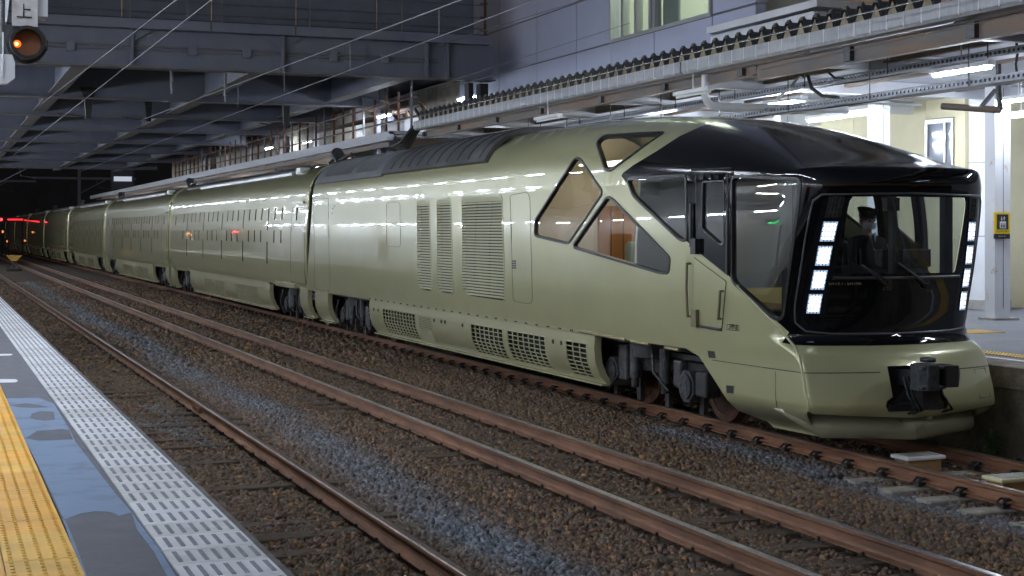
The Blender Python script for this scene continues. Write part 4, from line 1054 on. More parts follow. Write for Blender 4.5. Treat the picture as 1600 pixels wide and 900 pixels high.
# unseen lamp gantry along the left platform, out of the frame but mirrored in the train
M_tint = mat('canopy_white', (.62, .63, .64), .6, var=.05, scale=2)
cl = thing('lamp_gantry', (-3.2, 30, 4.8), 'slim white lamp gantry along the left platform, reflected in the train side', 'lamp gantry')
MB().box(-.06, .06, -4, 30.5, 6.37, 6.47).box(-.06, .06, 33.8, 118, 5.57, 5.67).build('gantry_rail', M_tint, cl); MB().box(-6.26, -6.14, -10, 90, 4.72, 4.82).build('gantry_rail', M_tint, cl)
for y in np.arange(-4, 90, 9): MB().box(-6.3, -3.0, y - .05, y + .05, 4.82, 4.92).build('gantry_beam', M_tint, cl); MB().box(-3.3, .05, y - .05, y + .05, (6.47 if y < 32 else 5.67), (6.57 if y < 32 else 5.75)).build('gantry_arm', M_tint, cl)
for k, y in enumerate(np.arange(-4, 90, 9)):
    p = thing('canopy_pillar', (-3.2, y, PZ), 'white steel pillar of the left platform lamp gantry', 'pillar', 'pillars of the left lamp gantry')
    MB().box(-3.35, -3.05, y - .15, y + .15, PZ - .03, 6.5 if y < 32 else 5.7).build('shaft', M_white, p); bevel(MB().box(-3.45, -2.95, y - .25, y + .25, PZ - .03, PZ + .25).build('footing', M_concrete, p), .02)
kw = thing('platform_wall', (-7.4, 30, PZ), 'pale panelled station wall behind the left platform', 'wall')
for i, y in enumerate(np.arange(-4, 118, 3.0)):
    lo = 3.1 if i % 6 == 4 else PZ - .03
    MB().box(-7.5, -7.4, y, y + 2.98, lo, 6.6).build('wall_panel', M_tint if i % 4 else mat('beige_panel', (.48, .45, .38), .6), kw)
def lamp(p, ln, label, group, housing=True, rz=0., lit=True):
    t = thing('tube_lamp', p, label, 'lamp', group); x, y, z = p
    MB().box(x - .06, x + .06, y - ln / 2, y + ln / 2, z + .025, z + .085).build('lamp_housing', M_white, t)
    MB().tube((x, y - ln / 2 + .03, z), (x, y + ln / 2 - .03, z), .021, 8).build('tube', M_tube if lit else M_white, t)
    return t
l0 = lamp((0, 8.8, 6.2), 1.25, 'tube lamp on the lamp gantry of the left platform', 'tube lamps of the left gantry')
MB().tube((0, 8.8, 6.28), (0, 8.8, 6.38), .015, 6).build('lamp_hanger', M_white, l0)
for y in np.arange(11.2, 30, 1.9): copy_tree(l0, None, Vector((0, y - 8.8, 0)))
for y in np.arange(35, 116, 3.0): copy_tree(l0, None, Vector((0, y - 8.8, -.8)))
for y in np.arange(-1, 110, 3.0): copy_tree(l0, None, Vector((-6.2, y - 8.8, -1.65)))
# hanging exit sign on the left platform (mirrored in the cab window)
sg_ = thing('hanging_sign', (-3.1, 22, 2.0), 'white elevator direction board on the left platform facing the tracks', 'sign')
MB().box(-3.16, -3.10, 20.6, 23.6, 1.95, 2.6).build('sign_board', M_white, sg_)
for y in (20.9, 23.3): MB().box(-3.15, -3.11, y - .03, y + .03, PZ - .03, 1.95).build('sign_post', M_steel, sg_)
text('sign_lettering', 'エレベーター', M_seal, (-3.095, 21.75, 2.28), (R(90), 0, R(90)), .30, sg_)
MB().bar((-3.098, 23.0, 2.28), (-3.098, 23.45, 2.28), .006, .05).bar((-3.098, 23.28, 2.42), (-3.098, 23.46, 2.28), .006, .05).bar((-3.098, 23.28, 2.14), (-3.098, 23.46, 2.28), .006, .05).bar((-3.098, 22.65, 2.05), (-3.098, 22.65, 2.5), .006, .04).bar((-3.098, 22.92, 2.05), (-3.098, 22.92, 2.5), .006, .04).bar((-3.0985, 22.65, 2.07), (-3.0985, 22.92, 2.07), .006, .04).bar((-3.0985, 22.65, 2.48), (-3.0985, 22.92, 2.48), .006, .04).build('sign_arrow', M_seal, sg_)
# ------------------------------------------------------------------ right platform
QZ = .81
tag(MB().box(11.13, 60, -10, 190, -.6, QZ - .006).build('platform_slab', mat('dark_asphalt', (.15, .155, .17), .75, var=.15, scale=1.6, bump=.25, bscale=70)), 'right platform', None, None, 'structure')
M_stain = mat('stained_concrete', (.09, .072, .055), .9, col2=(.27, .22, .165), scale=1.4, bump=.6, bscale=20, detail=8)
pw = thing('platform_edge_wall', (11.1, 30, 0), 'stained concrete wall with coping blocks along the right platform edge', 'platform wall')
MB().box(11.09, 11.3, -8, 120, -.5, .56).build('wall_face', M_stain, pw)
M_cop = mat('coping_concrete', (.20, .165, .125), .85, var=.3, scale=5, bump=.5, bscale=30)
cb = bevel(MB().box(11.05, 11.62, 0, 1.085, .56, QZ).build('coping_block', M_cop, pw), .012); cbm = cb.data; cb.location = Vector((0, 5, 0)); 
for i in range(50):
    o = cb.copy(); COL.objects.link(o); o.location = cb.location + Vector((random.uniform(-.006, .006), 1.10 * (i + 1), random.uniform(-.004, .004)))
M_yr = mat('yellow_tactile_right', (.62, .38, .08), .65, var=.15, scale=4)
yr = MB(); yr.box(.002, .298, .002, .298, -.02, .006)
for i in range(5):
    for j in range(5): yr.tube((.03 + .06 * i, .03 + .06 * j, .006), (.03 + .06 * i, .03 + .06 * j, .011), .012, 8, .008)
yrm = yr.mesh('tactile_tile', M_yr)
rt = thing('tactile_paving', (12, 30, QZ), 'yellow tactile paving line along the right platform', 'tactile paving')
for i in range(130): link('tactile_tile', yrm, rt, (11.95, 9 + .302 * i, QZ - .002))
c = U(1518, 521, Z=QZ)
for i in range(2):
    for j in range(2): link('tactile_tile', yrm, rt, (c.x + .302 * i, c.y + .302 * j, QZ - .002))
MB().box(11.66, 11.72, 6, 100, QZ - .02, QZ + .001).build('white_line', M_white, rt)
M_pcol = mat('painted_column', (.66, .67, .70), .5, var=.05, scale=3)
M_peel = mat('peeling_paint', (.62, .63, .66), .6, col2=(.42, .30, .2), scale=4.5, detail=9)
M_peel.node_tree.nodes['Color Ramp'].color_ramp.elements[0].position = .62; M_peel.node_tree.nodes['Color Ramp'].color_ramp.elements[1].position = .72
def column(x, y, label, wd=.32, dp=.26):
    t = thing('platform_column', (x, y, QZ), label, 'column', 'columns of the right platform')
    MB().box(x, x + wd, y, y + dp, QZ - .02, 4.75).build('shaft', M_peel, t)
    MB().box(x + wd * .52, x + wd * .52 + .008, y - .004, y, QZ + .2, 4.7).build('cover_joint', M_seal, t)
    bevel(MB().box(x - .08, x + wd + .12, y - .08, y + dp + .08, QZ - .02, QZ + .035).build('footing', M_concrete, t), .01)
    return t
column(16.6, 20.5, 'white column carrying the yellow elevator sign'); column(16.6, 23.9, 'white column behind the black train roof, rust on its left face')
for i in range(7): column(16.6, 27.3 + 3.4 * i * 1.6, f'white column behind the train, {["first", "second", "third", "fourth", "fifth", "sixth", "seventh"][i]} one past the cream booth')
column(16.6, 17.1, 'white column just outside the right side of the view')
rp = thing('round_pillar', (18.1, 21.0, QZ), 'wide pale round pillar between the cream booth and the sign column', 'pillar')
c = U(1524, 483, Z=QZ); MB().tube((c.x + .3, c.y, QZ), (c.x + .3, c.y, 4.85), .36, 32).build('shaft', M_pcol, rp)
MB().tube((c.x + .3, c.y, QZ), (c.x + .3, c.y, QZ + .18), .42, 32).build('footing', M_concrete, rp)
for z in (2.2, 3.6): MB().ring((c.x + .3, c.y, z), (0, 0, 1), .355, .364, .012, 32).build('joint_ring', M_steel, rp)
# elevator sign
A = U(1553, 332, Y=20.46); B = U(1577, 373, Y=20.46); sw = B.x - A.x
es = thing('elevator_sign', (A.x, 20.44, B.z), 'yellow elevator sign with white lift pictogram fixed to the column', 'sign')
M_sy = mat('sign_yellow', (.75, .52, .01), .4); M_sk = mat('sign_black', (.02, .02, .022), .4); M_sw = mat('sign_white', (.8, .8, .8), .4)
hh = A.z - B.z
MB().box(A.x, B.x, 20.44, 20.47, B.z + hh * .19, A.z).build('sign_panel', M_sy, es); MB().box(A.x, B.x, 20.442, 20.47, B.z, B.z + hh * .18).build('lower_panel', M_sk, es)
MB().box(A.x + sw * .14, B.x - sw * .14, 20.43, 20.44, B.z + hh * .36, A.z - hh * .07).build('pictogram_ground', M_sk, es)
cx = (A.x + B.x) / 2; zb = B.z + hh * .40; u = hh * .01
pic = MB().box(cx - 14 * u, cx + 14 * u, 20.424, 20.43, zb, zb + 26 * u)
for k in (-1, 1): pic.bar((cx + k * 6 * u, 20.427, zb + 30 * u), (cx + k * 6 * u, 20.427, zb + 44 * u), 2.5 * u, .006); pic.add([(cx + k * 6 * u + a, 20.424, zb + b) for a, b in ((-5 * u, (38 if k > 0 else 36) * u), (5 * u, (38 if k > 0 else 36) * u), (0, (46 if k > 0 else 28) * u))], [(0, 1, 2)])
pic.build('pictogram', M_sw, es)
pp = MB()
for k in (-8, 0, 8): pp.tube((cx + k * u, 20.42, zb + 17 * u), (cx + k * u, 20.424, zb + 17 * u), 2.2 * u, 8); pp.box(cx + k * u - 2.4 * u, cx + k * u + 2.4 * u, 20.42, 20.424, zb + 2 * u, zb + 14 * u)
pp.build('pictogram_people', M_sk, es)
text('sign_lettering', 'エレベーター', M_sk, (cx, 20.436, B.z + hh * .275), (R(90), 0, 0), hh * .10, es); text('sign_small_lettering', 'エレベーター', M_sw, (cx, 20.438, B.z + hh * .09), (R(90), 0, 0), hh * .065, es)
# walls of the platform buildings
M_creamw = mat('cream_panel', (.66, .61, .40), .5, var=.05, scale=1.5); M_whitew = mat('white_wall_panel', (.60, .61, .64), .5, var=.06, scale=1.2)
bo = thing('platform_booth', (18.5, 27, QZ), 'cream panelled booth with a tall window on the right platform', 'booth')
for i, y in enumerate(np.arange(23.7, 32, 1.25)): 
    MB().box(18.5, 18.6, y, y + 1.24, QZ - .02, 3.38).build('wall_panel', M_creamw, bo)
    if not (23.9 < y + .6 < 25.2): MB().box(18.5, 18.6, y, y + 1.24, 3.39, 4.9).build('wall_panel', M_creamw, bo)
MB().box(18.6, 21, 23.7, 23.8, QZ - .02, 4.9).build('end_wall', M_creamw, bo)
MB().box(18.49, 18.6, 23.7, 24.02, 3.39, 4.9).build('wall_panel', M_creamw, bo); 
wn = MB().box(18.47, 18.58, 24.04, 24.92, 3.4, 3.46).box(18.47, 18.58, 24.04, 24.92, 4.42, 4.5).box(18.47, 18.58, 24.04, 24.1, 3.46, 4.42).box(18.47, 18.58, 24.86, 24.92, 3.46, 4.42).box(18.48, 18.57, 24.3, 24.35, 3.46, 4.42).build('window', M_chrome, bo)
MB().box(18.53, 18.55, 24.1, 24.3, 3.46, 4.42).build('pane', mat('grey_pane', (.25, .28, .34), .08), wn); MB().box(18.53, 18.55, 24.35, 24.86, 3.46, 4.42).build('pane', MATS['grey_pane'], wn)
MB().box(18.5, 18.6, 24.02, 24.94, 4.52, 4.9).build('wall_panel', M_creamw, bo)
pwall = thing('platform_building', (20.2, 16, QZ), 'white panelled building wall at the back of the right platform', 'wall')
for i, y in enumerate(np.arange(6, 23.6, 1.1)):
    MB().box(20.2, 20.3, y, y + 1.09, QZ + .5, 4.9).build('wall_panel', M_whitew, pwall)
    MB().box(20.16, 20.3, y, y + 1.095, QZ - .02, QZ + .46).build('dado_panel', M_concrete, pwall)
MB().box(20.12, 20.3, 6, 23.6, QZ + .46, QZ + .5).build('dado_rail', M_steel, pwall)
for z in (2.1, 2.2, 2.3, 2.4, 2.5, 2.6): MB().box(20.17, 20.2, 17.2, 18.6, z, z + .05).build('vent_slat', M_steel, pwall)
bw = thing('far_platform_wall', (18.8, 50, QZ), 'long white wall of the right platform behind the train', 'wall')
for i, y in enumerate(np.arange(32, 110, 2.5)): MB().box(18.8, 18.9, y, y + 2.48, QZ - .02, 4.9).build('wall_panel', M_whitew if i % 3 else M_creamw, bw)
# canopy over the right platform
cn = thing('platform_canopy', (14, 22, 4.9), 'folded plate canopy roof with pale gutter over the right platform', 'canopy')
YA, YB = 4.0, 36.2
zz = []; n = int((YB - YA) / .36)
for i in range(n): y = YA + .36 * i; zz += [(y, 5.06), (y + .06, 5.06), (y + .16, 5.27), (y + .26, 5.27)]
zz.append((YA + .36 * n, 5.06))
fp = MB(); vs = [(x, y, z + dz) for x in (11.42, 20.5) for dz in (0, .012) for y, z in zz]; m_ = len(zz)
fp.add(vs, [(i, i + 1, 2 * m_ + i + 1, 2 * m_ + i) for i in range(m_ - 1)] + [(m_ + i, 3 * m_ + i, 3 * m_ + i + 1, m_ + i + 1) for i in range(m_ - 1)] + [(i, m_ + i, m_ + i + 1, i + 1) for i in range(m_ - 1)])
M_fold = mat('folded_roof_steel', (.085, .09, .095), .6, .2, var=.2, scale=2.5)
fp.build('folded_roof', M_fold, cn)
M_foldf = mat('roof_filler_plate', (.26, .215, .135), .7, var=.35, scale=6)
flm = MB().add([(0, .10, 5.062), (0, .32, 5.062), (0, .21, 5.25)], [(0, 1, 2)]).mesh('filler_plate', M_foldf, flip=False); cpm = MB().prism([(-.03, 5.282), (.03, 5.282), (.03, 5.30), (.01, 5.303), (.008, 5.325), (-.008, 5.325), (-.01, 5.303), (-.03, 5.30)], .16, .25).mesh('ridge_clip', M_fold)
for i in range(n):
    y = YA + .36 * i; link('filler_plate', flm, cn, (11.425, y, 0)); link('ridge_clip', cpm, cn, (11.45, y, 0))
M_gut = mat('pale_gutter', (.42, .43, .46), .5, var=.12, scale=7, stretch=(1, 3, 1))
for (a, b) in ((YA, 21.7), (21.75, YB)):
    mb = MB().prism([(11.34, 5.05), (11.34, 4.88), (11.38, 4.84), (11.56, 4.84), (11.56, 4.86), (11.39, 4.86), (11.36, 4.89), (11.36, 5.05)], a, b); g_ = mb.build('gutter', M_gut, cn)
    for y in np.arange(a + .2, b, .36): MB().box(11.335, 11.36, y, y + .022, 4.86, 5.05).build('gutter_strap', M_white, g_)
M_beam = mat('weathered_beam', (.15, .14, .14), .6, col2=(.24, .15, .085), scale=2.2, bump=.15, stretch=(1, .35, 2))
for (a, b, z0) in ((YA, 19.85, 4.58), (19.9, 28, 4.66), (28.05, YB, 4.66)):
    be = MB().box(11.62, 11.74, a, b, z0, z0 + .02).box(11.67, 11.69, a, b, z0 + .02, 4.83).box(11.62, 11.74, a, b, 4.81, 4.835).build('edge_beam', M_beam, cn)
    for y in np.arange(a + .3, b, 2.6): MB().box(11.60, 11.68, y, y + .16, z0 + .03, 4.80).build('splice_plate', M_steel, be)
MB().box(11.75, 20.6, YA, YB, 4.90, 4.93).build('canopy_soffit', mat('soffit_panel', (.55, .57, .62), .6, var=.06, scale=2), cn)
for y in np.arange(YA + 1, YB, 3.4): MB().box(11.75, 20, y - .07, y + .07, 4.66, 4.89).build('cross_beam', M_pcol, cn)
for x in (13.0, 14.6, 16.9): MB().box(x, x + .1, YA, YB, 4.76, 4.895).build('purlin', M_beam, cn)
# lamps of the right platform
GL = 'tube lamps of the right canopy'
def rl_(px, py, Z, ln, lab, lit=True):
    p = U(px, py, Z=Z); t = lamp(tuple(p), ln, lab, GL, lit=lit); MB().tube((p.x, p.y, Z + .08), (p.x, p.y, 4.9), .012, 6).build('lamp_hanger', M_white, t); return t
rl_(1502, 112, 4.45, 1.25, 'lit tube lamp above the sign column at upper right'); rl_(1592, 157, 4.45, 1.25, 'lit tube lamp cut off by the right side of the view'); rl_(1291, 186, 4.35, 1.25, 'lit tube lamp just above the black train roof')
rl_(1083, 148, 4.5, 1.2, 'unlit white lamp under the canopy edge above the train', False); rl_(856, 187, 4.5, 1.2, 'unlit white lamp under the far part of the canopy edge', False); rl_(1596, 181, 4.3, 1.25, 'lower lit tube lamp at the right side of the view')
for i, y in enumerate((9.0, 13.0)): lamp((13.4, y, 4.45), 1.25, f'lit tube lamp under the right canopy outside the view, {["nearer", "farther"][i]} one', GL)  # two unseen tubes added to light the train nose and its track
for i, y in enumerate((21.9, 26.5, 31.0)):
    lamp((13.4, y, 4.45), 1.25, f'lit tube lamp hidden under the canopy, {["near", "middle", "far"][i]} one', GL)
    lamp((16.0, y + 1.5, 4.45), 1.25, f'lit tube lamp in front of the booth wall, {["near", "middle", "far"][i]} one', GL)
# cable trays, pipes, rods
M_galv = mat('galvanised_tray', (.33, .35, .39), .45, .5, var=.15, scale=12)
def tray(x, z, label):
    t = thing('cable_tray', (x, 20, z), label, 'cable tray', 'cable trays under the right canopy'); m = MB().box(x - .14, x + .14, 6, 46, z, z + .008)
    for s_ in (-1, 1):
        m.box(x + s_ * .14 - .004, x + s_ * .14 + .004, 6, 46, z, z + .03).box(x + s_ * .14 - .004, x + s_ * .14 + .004, 6, 46, z + .07, z + .10)
        for y in np.arange(6, 46, .09): m.box(x + s_ * .14 - .004, x + s_ * .14 + .004, y, y + .045, z + .03, z + .07)
    m.build('tray', M_galv, t)
    for y in np.arange(7.2, 46, 2.2): MB().tube((x - .16, y, z), (x - .16, y, 4.9), .009, 6).build('hanger_rod', M_steel, t)
    k = MB()
    for j in range(4): k.path([(x - .09 + .05 * j, y, z + .03 + .03 * (j % 2) + .03 * math.sin(y * .8 + j)) for y in np.arange(6, 46, 1.2)], .02, 5)
    k.build('cable', M_seal, t); return t
tray(13.0, 4.56, 'upper galvanised cable tray hanging under the canopy'); tray(12.7, 4.18, 'lower galvanised cable tray with black cables hanging under the canopy')
dp = thing('drain_pipe', tuple(U(1102, 140, X=11.5)), 'white drain pipe with an elbow under the canopy gutter', 'pipe')
P0, P1 = U(1102, 117, X=11.5), U(1102, 150, X=11.5); P2 = P1 + Vector((.25, 0, -.16)); MB().path([P0, P1, P1 + Vector((.04, 0, -.10)), P1 + Vector((.12, 0, -.15)), P2, P2 + Vector((2.4, 0, .02))], .062, 12).build('pipe', M_pcol, dp)
bp_ = thing('brown_pipe', tuple(U(1515, 168, X=13.0)), 'rust brown pipe stub on a triangular bracket under the canopy', 'pipe')
q0, q1 = U(1472, 166, X=12.6), U(1563, 172, X=12.95); MB().tube(q0, q1, .045, 12).build('pipe', M_beam, bp_)
MB().bar(q1, U(1560, 138, X=12.95), .05, .05).bar(q1 + (q0 - q1) * .35, U(1556, 140, X=12.95), .05, .05).bar(U(1560, 140, X=12.95), U(1560, 100, X=12.95), .05, .05).build('bracket', M_steel, bp_)
for i, (x0, y0, x1, y1) in enumerate(((1215, 155, 1250, 120), (1335, 90, 1470, 96), (1240, 155, 1440, 165))):
    a, b = U(x0, y0, X=12.4 + .4 * i), U(x1, y1, X=12.9 + .4 * i); t = thing('conduit', tuple(a), ['short slanting white strut under the canopy beam', 'white conduit beside the lit lamp', 'thin grey conduit above the booth'][i], 'conduit'); MB().tube(a, b, .022, 8).build('conduit_pipe', M_white, t)
for i, (pa) in enumerate(([(1262, 118), (1268, 138), (1285, 150), (1310, 152)], [(1295, 114), (1305, 122), (1318, 122)], [(1545, 122), (1500, 128), (1470, 136), (1440, 142)], [(1588, 64), (1590, 84), (1587, 100), (1589, 116)])):
    P = [U(*p, X=12.3 + .2 * i) for p in pa]; t = thing('loose_cable', tuple(P[0]), ['thick black cable looping down from the canopy beam', 'thin black cable stub at the beam end', 'black cable sagging below the lit lamp', 'black cable hanging at the right side of the view'][i], 'cable'); MB().path(P, .028 if i in (0, 2) else .018, 6).build('cable_run', M_seal, t)

# ------------------------------------------------------------------ station building over the platform
M_fac = mat('blue_grey_cladding', (.40, .43, .565), .5, var=.04, scale=.8); FX = 13.2
sb = thing('station_building', (FX, 29, 5), 'blue grey panelled station building above the right platform canopy with lit windows', 'building')
ysx = [22.5, 24.05, 26.4, 28.4, 30.2, 32.5, 35.0, 38.0]; zsx = [4.95, 5.25, 6.22, 7.3, 8.4, 9.6, 11]
for i in range(len(ysx) - 1):
    for j in range(len(zsx) - 1):
        if 24 < ysx[i] + .1 < 28.3 and zsx[j] > 6.1 and zsx[j] < 8.3: continue
        MB().box(FX, FX + .2, ysx[i] + .015, ysx[i + 1] - .015, zsx[j] + .011, zsx[j + 1] - .011).build('facade_panel', M_fac, sb)
MB().box(FX + .03, FX + .12, 22.6, 24.05, 4.95, 11).box(FX + .03, FX + .12, 28.42, 38, 4.95, 11).box(FX + .03, FX + .12, 24.05, 28.42, 4.95, 6.2).build('facade_backing', M_seal, sb)
fr_ = MB(); M_alu = mat('aluminium_frame', (.42, .43, .45), .4, .5)
fr_.box(FX - .04, FX + .1, 24.05, 28.4, 6.20, 6.27); fr_.box(FX - .04, FX + .1, 24.05, 28.4, 8.3, 8.4)
for y in (24.05, 26.28, 26.45, 27.1, 27.72, 28.34): fr_.box(FX - .05, FX + .1, y, y + (.1 if y not in (24.05, 28.34) else .06), 6.27, 8.3)
wf = fr_.build('window_frame', M_alu, sb)
for k, (a, b) in enumerate(((24.11, 26.28), (26.55, 27.1), (27.2, 27.72), (27.82, 28.34))):
    MB().box(FX + .02, FX + .03, a, b, 6.27, 8.3).build('window_pane', M_win, wf)
M_room = mat('room_wall', (.60, .62, .54), .7); MB().box(FX + 1.6, FX + 1.7, 23, 29, 6.2, 8.4).box(FX + .2, FX + 1.6, 28.6, 28.7, 6.2, 8.4).box(FX + .2, FX + 1.6, 23.0, 23.1, 6.2, 8.4).box(FX + .2, FX + 1.7, 23, 28.7, 8.4, 8.45).box(FX + .2, FX + 1.7, 23, 28.7, 6.1, 6.2).build('room_lining', M_room, sb)
MB().box(FX + .6, FX + .9, 24.2, 28.2, 8.25, 8.30).build('room_lamp', emis('room_lamp', (.95, 1., .90), 3.2), sb)
MB().box(FX + .35, FX + .45, 26.2, 26.5, 6.2, 8.4).box(FX + .12, FX + .16, 25.6, 26.25, 6.27, 8.3).build('room_screen', mat('room_screen', (.32, .36, .34), .7), sb)
ev = thing('stepped_eave', (13.5, 22, 5.7), 'white stepped eave below the dark sky beside the building end', 'eave')
for k, (z0, z1, x0) in enumerate(((5.42, 5.56, 13.16), (5.60, 5.80, 13.08), (5.84, 5.96, 13.0))): MB().box(x0, 18, 20.3 + .2 * (2 - k), 23.9 - (.0 if k else .3), z0, z1).build('eave_board', M_pcol, ev)
# plants at the foot of the right platform
def leafy(x, y, h, n, label, mt, seedv, spread):
    rr = random.Random(seedv); t = thing('weed', (x, y, -.2), label, 'plant'); st = MB(); lf = MB()
    for i in range(n):
        a = rr.uniform(0, 6.28); ll = h * rr.uniform(.55, 1); tx, ty = spread * rr.random() * math.cos(a), spread * rr.random() * math.sin(a)
        pts_ = [Vector((x, y, -.2)), Vector((x + tx * .4, y + ty * .4, -.2 + ll * .5)), Vector((x + tx, y + ty, -.2 + ll))]; st.path(pts_, [.006, .004, .002], 4)
        for k in range(9):
            q = rr.uniform(.25, 1); p = pts_[0].lerp(pts_[1], q * 2) if q < .5 else pts_[1].lerp(pts_[2], q * 2 - 1); b = rr.uniform(0, 6.28); L_ = rr.uniform(.05, .11)
            d = Vector((math.cos(b), math.sin(b), rr.uniform(-.2, .5))).normalized(); s_ = d.cross(Vector((0, 0, 1))).normalized() * L_ * .22
            lf.add([p, p + d * L_ * .5 + s_, p + d * L_ - Vector((0, 0, .012)), p + d * L_ * .5 - s_], [(0, 1, 2, 3)])
    st.build('stem', mt, t); lf.build('leaves', mt, t, flip=False)
M_leaf = mat('weed_green', (.07, .16, .045), .6, var=.4, scale=14)
leafy(10.86, 12.62, .62, 12, 'tall leafy weed against the platform wall at the lower right', M_leaf, 1, .28); leafy(10.75, 11.9, .42, 9, 'smaller weed in front of the tall one at the right side', M_leaf, 2, .25); leafy(10.9, 13.5, .40, 10, 'low weed beside the train nose at the platform wall', M_leaf, 3, .25); leafy(10.9, 11.2, .5, 10, 'leafy weed cut off by the right side of the view', M_leaf, 5, .3)
gr = MB(); rr = random.Random(9)
for i in range(1500):
    x, y = rr.uniform(10.4, 11.05), rr.uniform(9.5, 16.5); h = rr.uniform(.05, .16); a = rr.uniform(0, 6.28); dx, dy = .006 * math.cos(a), .006 * math.sin(a); lx, ly = rr.uniform(-.05, .05), rr.uniform(-.05, .05)
    gr.add([(x - dx, y - dy, GZ), (x + dx, y + dy, GZ), (x + lx, y + ly, GZ + h)], [(0, 1, 2)])
gr.build('grass', M_leaf, None, 'low green grass along the foot of the platform wall', kind='stuff', flip=False)
# ------------------------------------------------------------------ concourse bridge over the tracks
M_brg = mat('bridge_grey_paint', (.115, .13, .18), .55, col2=(.15, .155, .18), scale=1.6, stretch=(1, 1, .35), bump=.05, bscale=8, detail=8); M_brgl = mat('bridge_flange', (.105, .108, .125), .55, col2=(.16, .14, .125), scale=3, detail=8); M_deck = mat('deck_underside', (.05, .055, .07), .8, var=.2, scale=1)
BY, BZ = 33.3, 5.86; BX0, BX1 = -30, 12.4
br = thing('concourse_bridge', (0, 60, BZ), 'dark steel concourse bridge with girders crossing over the tracks', 'bridge')
def girder(y, z0, z1, name='cross_girder', stiff=(), mt=M_brg):
    g = MB().box(BX0, BX1, y - .2, y + .2, z0, z0 + .035).build(name, M_brgl, br)
    MB().box(BX0, BX1, y - .015, y + .015, z0 + .035, z1).build('girder_web', mt, g)
    for x in stiff: MB().box(x - .03, x + .03, y - .18, y - .017, z0 + .037, z1 - .003).build('stiffener', mt, g)
    return g
st = [U(px, 80, Y=BY).x for px in (205, 440, 664, 696)] + [-3.5, -8]
girder(BY, BZ - .03, 6.66, 'front_girder', st)
# knee plates beside two stiffeners
for px in (205, 440):
    x = U(px, 80, Y=BY).x; MB().prism([(x - .45, 6.655), (x + .45, 6.655), (x + .05, 6.40), (x - .05, 6.40)], BY - .10, BY - .08).build('knee_plate', M_brg, br)
xe = U(767, 66, Y=BY - .28).x
MB().box(BX0, xe, BY - .30, BY + .1, 6.665, 6.87).build('fascia_beam', M_brg, br)
for px in (330, 462): x = U(px, 45, Y=BY - .3).x; MB().box(x - .015, x + .015, BY - .306, BY - .30, 6.667, 6.868).build('fascia_joint', M_deck, br)
pj = [-30, -12, -4] + [U(px, 20, Y=BY + .3).x for px in (190, 330, 462, 588, 740)]
M_par = mat('parapet_panel', (.10, .11, .14), .6, var=.1, scale=2)
for a, b in zip(pj[:-1], pj[1:]): MB().box(a + .012, b - .012, BY + .25, BY + .29, 6.875, 9.4).build('parapet_panel', M_par, br)
for z in (7.05, 7.3, 7.6, 7.9, 8.2): MB().bar((BX0, BY - .12, z), (xe - .1, BY - .12, z), .018, .018).build('railing_wire', M_steel, br)
for px in (203, 293, 347, 484, 628): x = U(px, 20, Y=BY - .12).x; MB().bar((x, BY - .12, 6.87), (x, BY - .12, 9.2), .03, .03).build('railing_post', M_brgl, br)
x = U(758, 30, Y=BY - .12).x; rpst = MB().bar((x, BY - .12, 6.87), (x, BY - .12, 9.2), .05, .05).build('railing_post', M_rust, br)
for z in (7.0, 7.32, 7.64): MB().bar((x - .14, BY - .15, z), (x + .05, BY - .15, z), .05, .03).build('post_clamp', M_rust, rpst)
for y in (42, 48.5, 55.5, 63, 71, 80, 90): girder(y, BZ, 6.75)
for y in (37, 39.5, 45, 52, 59, 67, 75.5, 85): MB().box(BX0, BX1, y - .06, y + .06, 6.45, 6.75).build('floor_beam', M_brgl, br)
for x in (-7.5, -.6, 3.1, 7.1, 10.7): lg = MB().box(x - .19, x + .19, 33.55, 96, 5.98, 6.015).build('long_girder', M_brgl, br); MB().box(x - .012, x + .012, 33.35, 96, 6.02, 6.75).build('girder_web', M_brg, lg)
MB().box(12.35, 21.5, 38.4, 97, 6.76, 6.95).build('deck_slab', M_deck, br); MB().box(BX0, 12.3, 33.4, 97, 6.76, 6.95).build('deck_slab', M_deck, br)
for i, (x, y) in enumerate(((11.95, 33.9), (12.0, 42), (12.0, 55.5), (12.0, 71))):
    t = thing('bridge_column', (x, y, QZ), ['dark steel column under the near end of the bridge', 'bridge column on the platform behind the first one', 'bridge column far along the platform', 'most distant bridge column'][i], 'column', 'columns of the bridge')
    MB().box(x, x + .12, y - .15, y + .15, 4.9 if i == 0 else QZ - .02, 5.83).box(x + .3, x + .5, y - .15, y + .15, 4.9 if i == 0 else QZ - .02, 5.83).build('shaft', M_dark if i == 0 else M_brg, t)
# conduits, boxes and bolted splices on the front girder
for z, r_ in ((6.30, .022), (6.22, .014)): MB().tube((BX0, BY - .06, z), (xe - 1.2, BY - .06, z), r_, 6).build('conduit', M_brgl, br)
for px in (110, 300, 385, 520, 600): x = U(px, 80, Y=BY).x; bevel(MB().box(x - .09, x + .09, BY - .10, BY - .02, 6.14, 6.36).build('junction_box', M_brg, br), .01)
for px in (325, 555):
    x = U(px, 80, Y=BY).x; sp = MB().box(x - .28, x + .28, BY - .035, BY - .017, 5.95, 6.55).build('splice_plate', M_brg, br); bl = MB()
    for i in range(6):
        for sx in (-.2, -.1, .1, .2): bl.tube((x + sx, BY - .05, 6.0 + .1 * i), (x + sx, BY - .034, 6.0 + .1 * i), .014, 6)
    tag(bl.build('bolts', M_brg, sp), kind='stuff')
